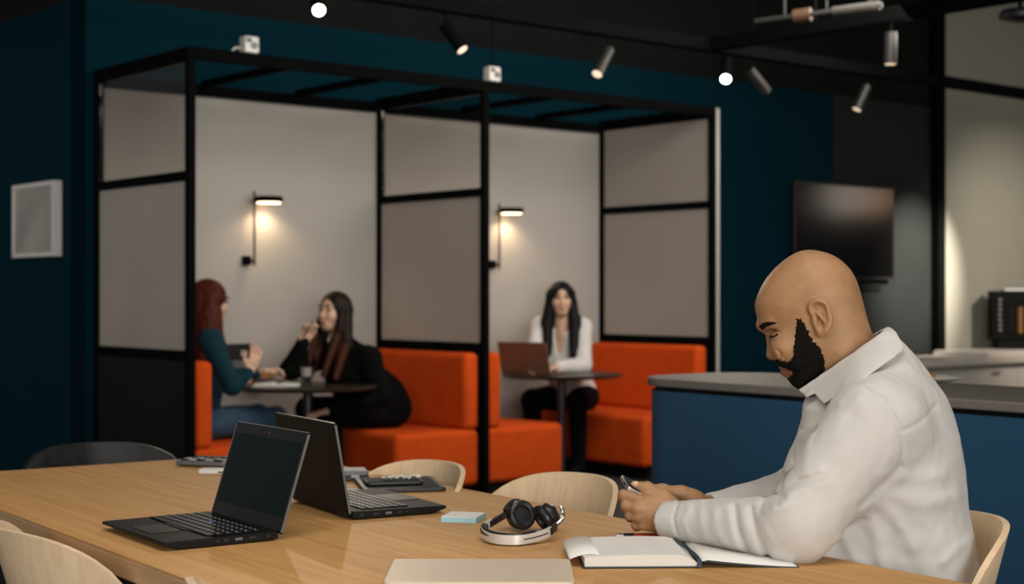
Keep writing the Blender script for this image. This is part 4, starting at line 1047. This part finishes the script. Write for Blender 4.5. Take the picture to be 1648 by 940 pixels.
def patch(poly, off, lo_, hi_, h=.0016):
    V2 = H2(poly)
    def fn(P):
        e = -d_poly(P[:, 0], P[:, 2], V2); return man_head(P)-np.clip(e*.8, -.002, off)
    return nets(fn, lo_, hi_, h)
bw_ = patch([(144, 472), (158, 456), (184, 445), (220, 442), (258, 450), (224, 459), (192, 470), (166, 492)], .0022, (HL(262, 0)[0], -.07, HL(0, 500)[2]), (HL(135, 0)[0], .07, HL(0, 435)[2]))
mesh_from('eyebrows', [bw_], M['brow'], man)
lp = patch([(262, 700), (275, 694), (300, 704), (326, 716), (334, 732), (318, 742), (296, 745), (276, 738)], .0009, (HL(340, 0)[0], -.04, HL(0, 752)[2]), (HL(252, 0)[0], .04, HL(0, 688)[2]))
mesh_from('lips', [lp], M['lip'], man)
def on_face(u_, v_, s):
    ls = np.linspace(.075, .002, 220); q = np.array([HL(u_, v_, s*l_) for l_ in ls], np.float32)
    dd = man_head(q); k = np.argmax(dd < 0); return q[k]
for s in (1, -1):
    c = lid_c[s]
    MB().sphere(c, (.0118, .0115, .0118), 20, 14).build('eye', M['eye'], man, smooth=True)
    lash_uv = [(207, 528), (216, 530), (228, 528), (240, 522), (252, 514)]
    lash = [on_face(u_, v_, s) for u_, v_ in lash_uv]
    lash_ = [c+np.array((.0125*math.cos(a)*1.03, s*.0125*math.sin(a)*1.03, -.0046-.35*.0125*math.cos(a))) for a in np.linspace(-.9, 1.35, 10)]
    MB().tube(lash, .0018, 6).build('eyelashes', M['brow'], man, smooth=True)
def nail(c, R, size, par): MB().sphere(c, size, 12, 8, Matrix(R.tolist())).build('nail', M['nail'], par, smooth=True)
nail(hw(1022, 779, 2.833), rotm(0, .35), (.0070, .0052, .0056), man)
# phone in his hands
pa_, pb_ = hw(1013, 780, 2.858), hw(1075, 812, 2.875)
def w_of(v): return man.matrix_basis @ Vector(v.tolist())
pA, pB = w_of(pa_), w_of(pb_); ax = (pA-pB).normalized()
acr = D(.25, .97); acr = (acr-ax*acr.dot(ax)).normalized(); nn = ax.cross(acr).normalized()
if nn.z < 0: nn = -nn; acr = -acr
ph = bpy.data.objects.new('smartphone', None); col.objects.link(ph); ph.empty_display_size = .03
R3 = Matrix((ax, acr, nn)).transposed(); ph.matrix_world = Matrix.Translation(pA-ax*.059) @ R3.to_4x4()
tag(ph, 'grey smartphone held in the bearded man\'s hands', 'phone')
MB().prism(rounded_rect(.072, .036, .010), -.0042, .0036).build('case', M['chrome'], ph, bevel=.0015)
MB().prism(rounded_rect(.068, .032, .008), .0037, .0044).build('screen', M['screen'], ph)
MB().prism(rounded_rect(.012, .014, .005), -.0062, -.0043).build('camera_bump', M['plastic'], ph).location.x = .052
MB().box((.0725, .012, -.0003), (.0012, .012, .004)).build('port', M['plastic'], ph)
# his chair
mc = W(.530, 2.81)
put(copy_tree(ch0), mc, rotdir(D(-.97, -.12)), 'pale oak chair under the bearded man in the cream shirt')

# ------------------------------------------------------------------ the women in the booths
def lady_head(P, c, R, s=1.0):
    q = ((P-np.asarray(c, np.float32)) @ np.asarray(R, np.float32))/s; q = q.astype(np.float32)
    d = d_ell(q, (-.012, 0, .030), (.090, .072, .084)); d = smin(d, d_ell(q, (.030, 0, -.030), (.056, .056, .078)), .03)
    d = smin(d, d_ell(q, (.052, 0, -.088), (.026, .030, .022)), .03)
    for k in (1, -1):
        d = smin(d, d_ell(q, (.056, k*.034, -.030), (.026, .022, .024)), .02)
        d = smax(d, -d_ell(q, (.090, k*.031, .006), (.012, .014, .009)), .012)
        d = smin(d, d_ell(q, (-.005, k*.072, -.015), (.014, .007, .026)), .006)
        d = smin(d, d_ell(q, (.097, k*.010, -.036), (.009, .007, .007)), .006)
    d = smin(d, d_cap(q, (.083, 0, .008), (.102, 0, -.032), .0065, .0090), .010)
    d = smin(d, d_ell(q, (.083, 0, -.062), (.010, .020, .006)), .008); d = smin(d, d_ell(q, (.080, 0, -.072), (.010, .018, .0065)), .008)
    return d*s
def hand_prims(wrist, dr, nrm, curl=.6, s=.9, left=True):
    """five fingers of different lengths; nrm = direction the palm faces"""
    dr = np.array(dr, float); dr /= np.linalg.norm(dr); nrm = np.array(nrm, float); nrm -= dr*(nrm @ dr); nrm /= np.linalg.norm(nrm)
    sd = np.cross(nrm, dr)*(1 if left else -1); w = np.array(wrist, float); L = []
    R = np.stack([dr, sd, nrm], 1)
    L += [('c', w-dr*.05, w, .026*s, .024*s, .01), ('e', w+dr*.045*s, (.050*s, .040*s, .016*s), R, .015)]
    for k, ln in enumerate((.92, 1.0, .94, .76)):
        b = w+dr*.083*s+sd*(.030-.020*k)*s; p = [b]; a = curl*.5
        for j, seg in enumerate((.042, .026, .022)):
            v = dr*math.cos(a)+nrm*math.sin(a)+sd*(.10-.07*k)*.6; p.append(p[-1]+v*seg*ln*s); a += curl*(1.0-.1*k*0)
        L += chain(p, [.0095*s, .0085*s, .008*s, .007*s], .004)
    p = [w+dr*.02*s+sd*.022*s, w+dr*.045*s+sd*.045*s+nrm*.012*s, w+dr*.075*s+sd*.055*s+nrm*.020*s, w+dr*.098*s+sd*.052*s+nrm*.026*s]
    return L+chain(p, [.014*s, .0115*s, .010*s, .008*s], .008)
def lady(fr, label, head_c, head_R, top, bottom, J, skin_extra, mt_top, mt_bot, hair_parts, lip='lip', hs=1.0, cuts=None, vneck=None):
    """J: dict of joints; top / bottom: prims of the garments"""
    root = fr.root(label)
    neck = ('c', J['neck'], np.array(head_c)+np.asarray(head_R) @ np.array((-.015, 0, -.06)), .052, .048, .02)
    core = [q for q in top]
    def skin(P):
        d = lady_head(P, head_c, head_R, hs); d = smin(d, d_cap(P, *neck[1:5]), .025)
        d = smin(d, prims(P, core)+.016, .01); return smin(d, prims(P, bottom)+.016, .01)
    lo_, hi_ = hbox(core+bottom); hi_ = np.maximum(hi_, np.array(head_c)+.16); lo_ = lo_-.05; hi_ = hi_+.05
    parts = []
    zc = float(J['neck'][2])-.05
    v = nets(crop(skin, lambda P: zc-P[:, 2]), np.array(head_c)+(-.17, -.17, -.26), np.array(head_c)+(.17, .17, .17), .0048); parts.append((relax(*v, 1, .4), v[1]))
    parts.append(nets(skin, lo_, (hi_[0], hi_[1], zc+.03), .014))
    for L in skin_extra:
        a, b = hbox(L); v = nets(skinny(L), a, b, .0036); parts.append(v)
    b = mesh_from('body', parts, M['skin_fair'], root)
    def gar(P):
        d = prims(P, core)+.0025*sines(P, 40)+.0012*sines(P, 90)
        if vneck: d = smax(d, -d_ell(P, *vneck), .006)
        for a_, n_ in (cuts or []):
            local = np.sqrt(((P-np.asarray(a_, np.float32))**2).sum(1)) < .11
            d = np.where(local, np.maximum(d, (P-np.asarray(a_, np.float32)) @ np.asarray(n_, np.float32)), d)
        return d
    v = nets(gar, *[x for x in hbox(core)], .0062); tp = mesh_from('top', [(relax(*v, 1, .4), v[1])], M[mt_top], root)
    v = nets(lambda P: prims(P, bottom)+.002*sines(P, 45), *hbox(bottom), .009); mesh_from('trousers', [v], M[mt_bot], root)
    for nm, fn, a, b2, mt_, h in hair_parts:
        v = nets(fn, a, b2, h); mesh_from(nm, [(relax(*v, 1, .3), v[1])], M[mt_], root)
    R = np.asarray(head_R); hcn = np.array(head_c)
    for s in (1, -1):
        MB().sphere(hcn+R @ np.array((.0805, s*.031, .004))*hs, (.009, .0145, .0068), 12, 8, Matrix(R.tolist())).build('eye', M['eye'], root, smooth=True)
        MB().tube([hcn+R @ np.array((.090-.010*abs(t-1.6)*.4, s*(.014+.0135*t), .0245+.004*(1-abs(t-1.3))))*hs for t in (0, .6, 1.2, 1.8, 2.3)], .0046, 6).build('eyebrow', M['brow'], root, smooth=True)
    MB().sphere(hcn+R @ np.array((.0865, 0, -.067))*hs, (.0075, .021, .0085), 14, 8, Matrix(R.tolist())).build('lips', M[lip], root, smooth=True)
    return root, b, tp
def legs(hipf, hipu, kneef, kneeu, footf, sp=.09, r=.085, ks=.10, l0=0.0, foot=True):
    L = [('e', (hipf, l0, hipu), (.15, .175, .10), None, .03)]
    for s in (1, -1):
        L += [('c', (hipf, l0+s*sp, hipu), (kneef, l0+s*ks, kneeu), r, r*.74, .04), ('c', (kneef, l0+s*ks, kneeu), (footf, l0+s*ks, .06), r*.7, r*.48, .03),
              ('c', (footf, l0+s*ks, .045), (footf+.15, l0+s*ks, .035), .038, .032, .03)]
    return L
def hair_fn(c, R, s, strands, cap=(.104, .086, .097), face=(.125, 0, -.045, .075, .056, .105), fringe=None):
    c = np.asarray(c, np.float32); R = np.asarray(R, np.float32)
    SL = [('c', c+R @ (np.array(a)*s), c+R @ (np.array(b)*s) if rel else np.array(b), ra, rb, .022) for a, b, ra, rb, rel in strands]
    def fn(P):
        q = ((P-c) @ R)/s
        d = d_ell(q, (-.016, 0, .028), cap)*s
        d = smin(d, prims(P, SL), .025)
        d = smax(d, -d_ell(q, face[:3], face[3:])*s, .010)
        d = smax(d, -d_ell(q, (.085, 0, -.17), (.085, .046, .12))*s, .010)
        return d+.003*np.sin(q[:, 1]*330+8*q[:, 0])*.5+.0015*np.sin(q[:, 0]*300+q[:, 1]*170)
    return fn

# --- auburn-haired woman in teal, left booth
wa = Frame(*( (4.02*K-7.42*S), (4.02*S+7.42*K) ), (.80, .60))
sr = wa.pt(338, 548, 8.10); er = wa.pt(374, 622, 8.02); hr = wa.pt(402, 598, 8.08)
hcA = wa.pt(338, 486, 8.22); RA = rotm(.05, .06)
topA = [('e', (-.02, 0, .50), (.14, .17, .12), None, .05), ('e', (.0, 0, .70), (.115, .145, .18), None, .06), ('e', (.015, 0, .88), (.12, .165, .16), None, .06),
        ('c', (.02, .07, 1.00), (.02, .15, .97), .06, .062, .05), ('c', (.02, -.07, 1.00), sr, .06, .060, .05),
        ('c', sr, er, .060, .048, .03), ('c', er, hr-(hr-er)*.12, .047, .034, .02),
        ('c', (.02, .15, .97), (.20, .20, .74), .058, .046, .03), ('c', (.20, .20, .74), (.38, .10, .755), .045, .034, .02)]
botA = legs(-.02, .50, .40, .515, .42)
handA1 = hand_prims(hr, (hr-er)*np.array((1, 1, 1.4))+np.array((0, 0, .15)), (0, .9, .2), .35, .95, left=False)
handA2 = hand_prims(np.array((.39, .095, .76)), (.9, -.3, .15), (0, -.3, -1), .5, .95, left=True)
stA = [((-.03, .055, .02), (-.05, .085, -.20), .050, .050, True), ((-.03, -.055, .02), (-.04, -.085, -.22), .050, .052, True), ((-.07, 0, .0), (-.10, 0, -.27), .06, .055, True),
       ((.0, -.075, -.05), (.01, -.10, -.26), .030, .030, True), ((-.05, -.06, -.1), (-.06, -.08, -.33), .05, .035, True)]
lady(wa, 'woman with long auburn hair in a dark teal top and jeans, seen from behind', hcA, RA, topA, botA, {'neck': (.015, 0, 1.03)}, [handA1, handA2], 'teal_knit', 'jeans',
     [('hair', hair_fn(hcA, RA, 1.0, stA), hcA+(-.22, -.20, -.42), hcA+(.16, .20, .16), 'hair_red', .0055)], hs=1.0)

# --- dark-haired woman in the black cardigan, hand raised
wb = Frame((5.16*K-7.44*S), (5.16*S+7.44*K), (-.80, -.60))
hcB = wb.pt(538, 502, 8.78); RB = rotm(.30, -.10)
elB = wb.pt(468, 594, 8.66); haB = wb.pt(487, 553, 8.60); shBr = wb.pt(524, 572, 8.94); shBl = wb.pt(594, 578, 8.72)
elBl = wb.pt(612, 638, 8.66); haBl = wb.pt(527, 662, 8.50)
chB, nkB = wb.pt(566, 604, 8.84), wb.pt(550, 553, 8.84)
topB = [('e', (-.06, 0, .52), (.18, .20, .13), None, .05), ('c', (-.05, 0, .58), chB, .165, .145, .05), ('e', chB, (.14, .175, .14), None, .05),
        ('c', chB+(nkB-chB)*.6, nkB+(nkB-chB)*.10, .095, .066, .04),
        ('c', nkB-np.array((.02, -.03, .035)), shBl, .060, .070, .05), ('c', nkB-np.array((.02, .03, .035)), shBr, .060, .068, .05),
        ('c', shBr, elB, .072, .064, .03), ('c', elB, haB, .058, .040, .02), ('c', shBl, elBl, .074, .062, .03), ('c', elBl, haBl+(elBl-haBl)*.1, .060, .044, .02)]
botB = legs(-.05, .50, .36, .53, .30, r=.10, ks=.12)
ra_ = haB-elB
handB1 = hand_prims(haB, wb.pt(494, 522, 8.58)-haB, wb.pt(520, 545, 8.50)-haB, .75, .95, left=False)
handB2 = hand_prims(haBl, wb.pt(500, 668, 8.42)-haBl, (0, 0, -1), .4, .9, left=True)
stB = [((-.03, .060, .02), (-.01, .098, -.20), .040, .040, True), ((-.03, -.060, .02), (.01, -.092, -.20), .038, .036, True), ((-.07, 0, .0), (-.09, 0, -.25), .06, .05, True),
       ((.02, .074, .0), (.045, .088, -.12), .022, .026, True), ((.02, -.072, .0), (.045, -.082, -.12), .018, .022, True)]
fB = hair_fn(hcB, RB, 1.0, stB, cap=(.100, .084, .094), face=(.115, 0, -.030, .085, .062, .112))
tipsB = [((.045, .088, -.12), (.12, .060, -.37), .026, .016, True), ((.045, -.082, -.12), (.12, -.075, -.36), .022, .014, True), ((.01, -.09, -.20), (.07, -.09, -.38), .034, .018, True), ((.0, .098, -.20), (.06, .10, -.38), .036, .018, True)]
tipP = [('c', hcB+RB @ np.array(a), hcB+RB @ np.array(b), r1, r2, .012) for a, b, r1, r2, _ in tipsB]
rootB, bB, tB = lady(wb, 'woman with long dark hair in a black cardigan raising a hand with a pen', hcB, RB, topB, botB, {'neck': nkB}, [handB1, handB2], 'black_knit', 'black_cloth',
     [('hair', fB, hcB+(-.22, -.20, -.40), hcB+(.16, .20, .16), 'hair_dark', .0055),
      ('hair_ends', lambda P: prims(P, tipP)+.002*np.sin(P[:, 1]*300), *hbox(tipP), 'hair_tip', .0055)], lip='red_lip', hs=1.02)
axB = (haB-elB)/np.linalg.norm(haB-elB)
MB().tube([Vector((haB-axB*.012+.031*(np.cross(axB, (1, 0, 0))*math.cos(t)+np.cross(axB, np.cross(axB, (1, 0, 0)))*math.sin(t))).tolist()) for t in np.linspace(0, 2*PI, 18)[:-1]], .004, 6, closed=True).build('bracelet', M['chrome'], rootB, smooth=True)
q = rootB.matrix_basis @ Vector(wb.pt(488, 542, 8.56).tolist()); q2 = rootB.matrix_basis @ Vector(wb.pt(508, 511, 8.54).tolist())
t = thing('pen', q, 0, 'dark slim pen held up by the woman in the black cardigan', 'pen')
MB().cyl((0, 0, 0), (q2-q)*.8, .0045, n=10).build('barrel', M['plastic'], t, smooth=True)
MB().cyl((q2-q)*.8, q2-q, .0045, .002, n=10).build('tip', M['chrome'], t, smooth=True)

# --- black-haired woman in the white blouse, right booth
wc = Frame((7.00*K-7.70*S), (7.00*S+7.70*K), (-.36, -.93))
hcC = wc.pt(903, 482, 10.12); RC = rotm(.42, -.08)
elC = wc.pt(938, 588, 9.98); haC = wc.pt(893, 592, 9.78); shCl = wc.pt(938, 526, 10.2); shCr = wc.pt(868, 524, 10.16); elCr = wc.pt(856, 575, 10.02); haCr = wc.pt(858, 588, 9.80)
chC, nkC = wc.pt(906, 590, 10.20), wc.pt(904, 538, 10.16)
topC = [('e', (-.02, 0, .52), (.15, .17, .12), None, .05), ('c', (-.01, 0, .58), chC, .130, .120, .05), ('e', chC, (.115, .155, .13), None, .05),
        ('c', chC+(nkC-chC)*.55, nkC+(nkC-chC)*.0, .080, .052, .04), ('c', nkC-np.array((.02, -.03, .03)), shCl, .050, .058, .05), ('c', nkC-np.array((.02, .03, .03)), shCr, .050, .056, .05),
        ('c', shCl, elC, .060, .058, .03), ('c', elC, haC+(elC-haC)*.15, .056, .044, .02), ('c', shCr, elCr, .056, .052, .03), ('c', elCr, haCr, .05, .042, .02)]
botC = legs(-.0, .50, .36, .50, .34, r=.095, ks=.16)
handC1 = hand_prims(haC, wc.pt(872, 596, 9.66)-haC, (0, 0, -1), .5, .9, left=True)
handC2 = hand_prims(haCr, wc.pt(862, 592, 9.64)-haCr, (0, 0, -1), .5, .9, left=False)
stC = [((-.02, .060, .03), (-.0, .092, -.16), .040, .040, True), ((-.02, -.060, .03), (-.0, -.092, -.16), .040, .042, True), ((-.07, 0, .0), (-.08, 0, -.22), .06, .05, True),
       ((-.0, .090, -.14), (.09, .075, -.37), .040, .026, True), ((-.0, -.090, -.14), (.05, -.095, -.36), .042, .026, True)]
lady(wc, 'woman with long straight black hair in a white blouse behind a laptop', hcC, RC, topC, botC, {'neck': nkC}, [handC1, handC2], 'blouse', 'black_cloth',
     [('hair', hair_fn(hcC, RC, 1.0, stC, cap=(.101, .085, .097), face=(.118, 0, -.032, .085, .052, .108)), hcC+(-.22, -.22, -.44), hcC+(.20, .22, .16), 'hair_black', .0055)], lip='lip', hs=1.0, vneck=(nkC+np.array((.075, 0, -.035)), (.055, .038, .10)))
# V neck: a strip of skin on her chest is part of the body; laptop on her table
lp0 = at(846, 600, 9.72)
a, b = at(807, 600, 9.80), at(886, 602, 9.60); a.z = b.z = TZ
c = (a+b)/2; ux = (b-a).normalized(); uy = Vector((-ux.y, ux.x, 0))
t = thing('laptop', (c.x, c.y, TZ), math.atan2(ux.y, ux.x), 'copper-brown laptop open in front of the woman in the white blouse', 'laptop')
wl_ = (b-a).length
MB().lohi((-wl_/2, .0, .001), (wl_/2, .20, .014)).build('base', M['copper'], t, bevel=.003)
R = Matrix.Rotation(math.radians(14), 3, 'X')
ld = MB().box(Vector((0, -.0, .012))+R @ Vector((0, 0, .10)), (wl_, .006, .20), R).build('lid', M['copper'], t, bevel=.003)
MB().box(Vector((0, .0, .012))+R @ Vector((0, .0035, .10)), (wl_-.02, .001, .18), R).build('screen', M['screen'], ld)
tag(MB().lohi((-wl_/2+.015, .03, .0141), (wl_/2-.015, .11, .0156)).build('keyboard', M['keys'], t))
# things on the food table
def near_t(px, py, z=TZ): return on(px, py, z)
p = Vector((T1.x, T1.y, TZ))
pl = at(424, 610, 8.55)
t = thing('food_plate', (on(424, 611, TZ).x, on(424, 611, TZ).y, TZ), 0, 'oval plate of brown pastries on the table between the two women', 'plate')
MB().lathe([(0, 0), (.05, 0), (.10, .012), (.104, .016), (.10, .017), (.05, .006), (0, .005)], 32).build('dish', M['ceramic'], t, smooth=True)
rr = random.Random(5)
for k in range(6):
    a = k*1.05; MB().sphere((.05*math.cos(a), .05*math.sin(a), .022+.004*(k % 2)), (.030, .022, .017), 12, 8).build('pastry', M['pastry'], t, smooth=True)
q = on(470, 613, TZ)
t = thing('paper_wrap', (q.x, q.y, TZ), -.7, 'crumpled pale paper wrap beside the plate of pastries', 'paper')
MB().sphere((0, 0, .012), (.085, .05, .012), 16, 8).build('wrap', M['paper'], t, smooth=True)
MB().sphere((.02, .01, .020), (.05, .03, .010), 12, 8).build('fold', M['paper'], t, smooth=True)
q = on(446, 621, TZ)
t = thing('magazine', (q.x, q.y, TZ), -.70, 'open magazine with white pages at the front of the food table', 'magazine')
for s in (-1, 1):
    pts = [(s*.002, .006), (s*.03, .016), (s*.08, .014), (s*.125, .009)]
    mb = MB(); A = [[mb.b.verts.new((x, y, z)) for x, z in pts] for y in (-.075, .075)]; B_ = [[mb.b.verts.new((x, y, .0006)) for x, z in pts] for y in (-.075, .075)]
    for i in range(3):
        mb.b.faces.new((A[0][i], A[0][i+1], A[1][i+1], A[1][i])); mb.b.faces.new((B_[0][i], B_[0][i+1], B_[1][i+1], B_[1][i]))
        for j in (0, 1): mb.b.faces.new((A[j][i], A[j][i+1], B_[j][i+1], B_[j][i]))
    for i in (0, 3): mb.b.faces.new((A[0][i], A[1][i], B_[1][i], B_[0][i]))
    mb.build('page_block', M['paper'], t, smooth=True, angle=50)
q = on(493, 620, TZ)
t = thing('drinking_glass', (q.x, q.y, TZ), 0, 'small glass tumbler with a pale drink by the black cardigan', 'glass')
MB().lathe([(.024, .0), (.028, .001), (.034, .11), (.031, .11), (.026, .006), (.0, .006)], 24).build('tumbler', M['tumbler'], t, smooth=True)
MB().lathe([(0, .0065), (.0255, .0065), (.028, .05), (0, .05)], 20).build('dark_drink', M['plastic'], t, smooth=True)
MB().lathe([(0, .0505), (.028, .0505), (.030, .098), (0, .10)], 20).build('pale_foam', M['ceramic'], t, smooth=True)
q = onY(386, 597, YB-.02)
t = thing('wall_socket', (q.x, YB-.02, q.z), 0, 'black wall socket panel with a small white mark behind the teal woman\'s hand', 'socket')
wq = q.x*S+q.y*K; hc1 = 44/FPX*wq; hw1 = 38/FPX*wq*1.25
MB().lohi((-hw1/2, -.022, hc1*.40), (hw1/2, 0, hc1)).build('black_panel', M['plastic'], t, bevel=.001)
MB().lohi((-hw1/2+.006, -.02, .001), (hw1/2-.006, 0, hc1*.399)).build('lower_plate', M['grey_plastic'], t, bevel=.001)
mk = MB(); mk.cyl((.004, -.0222, hc1*.60), (.004, -.0235, hc1*.60), .009, n=12); mk.box((.004, -.0228, hc1*.72), (.014, .0012, .010)); mk.build('mark', M['white_plastic'], t)
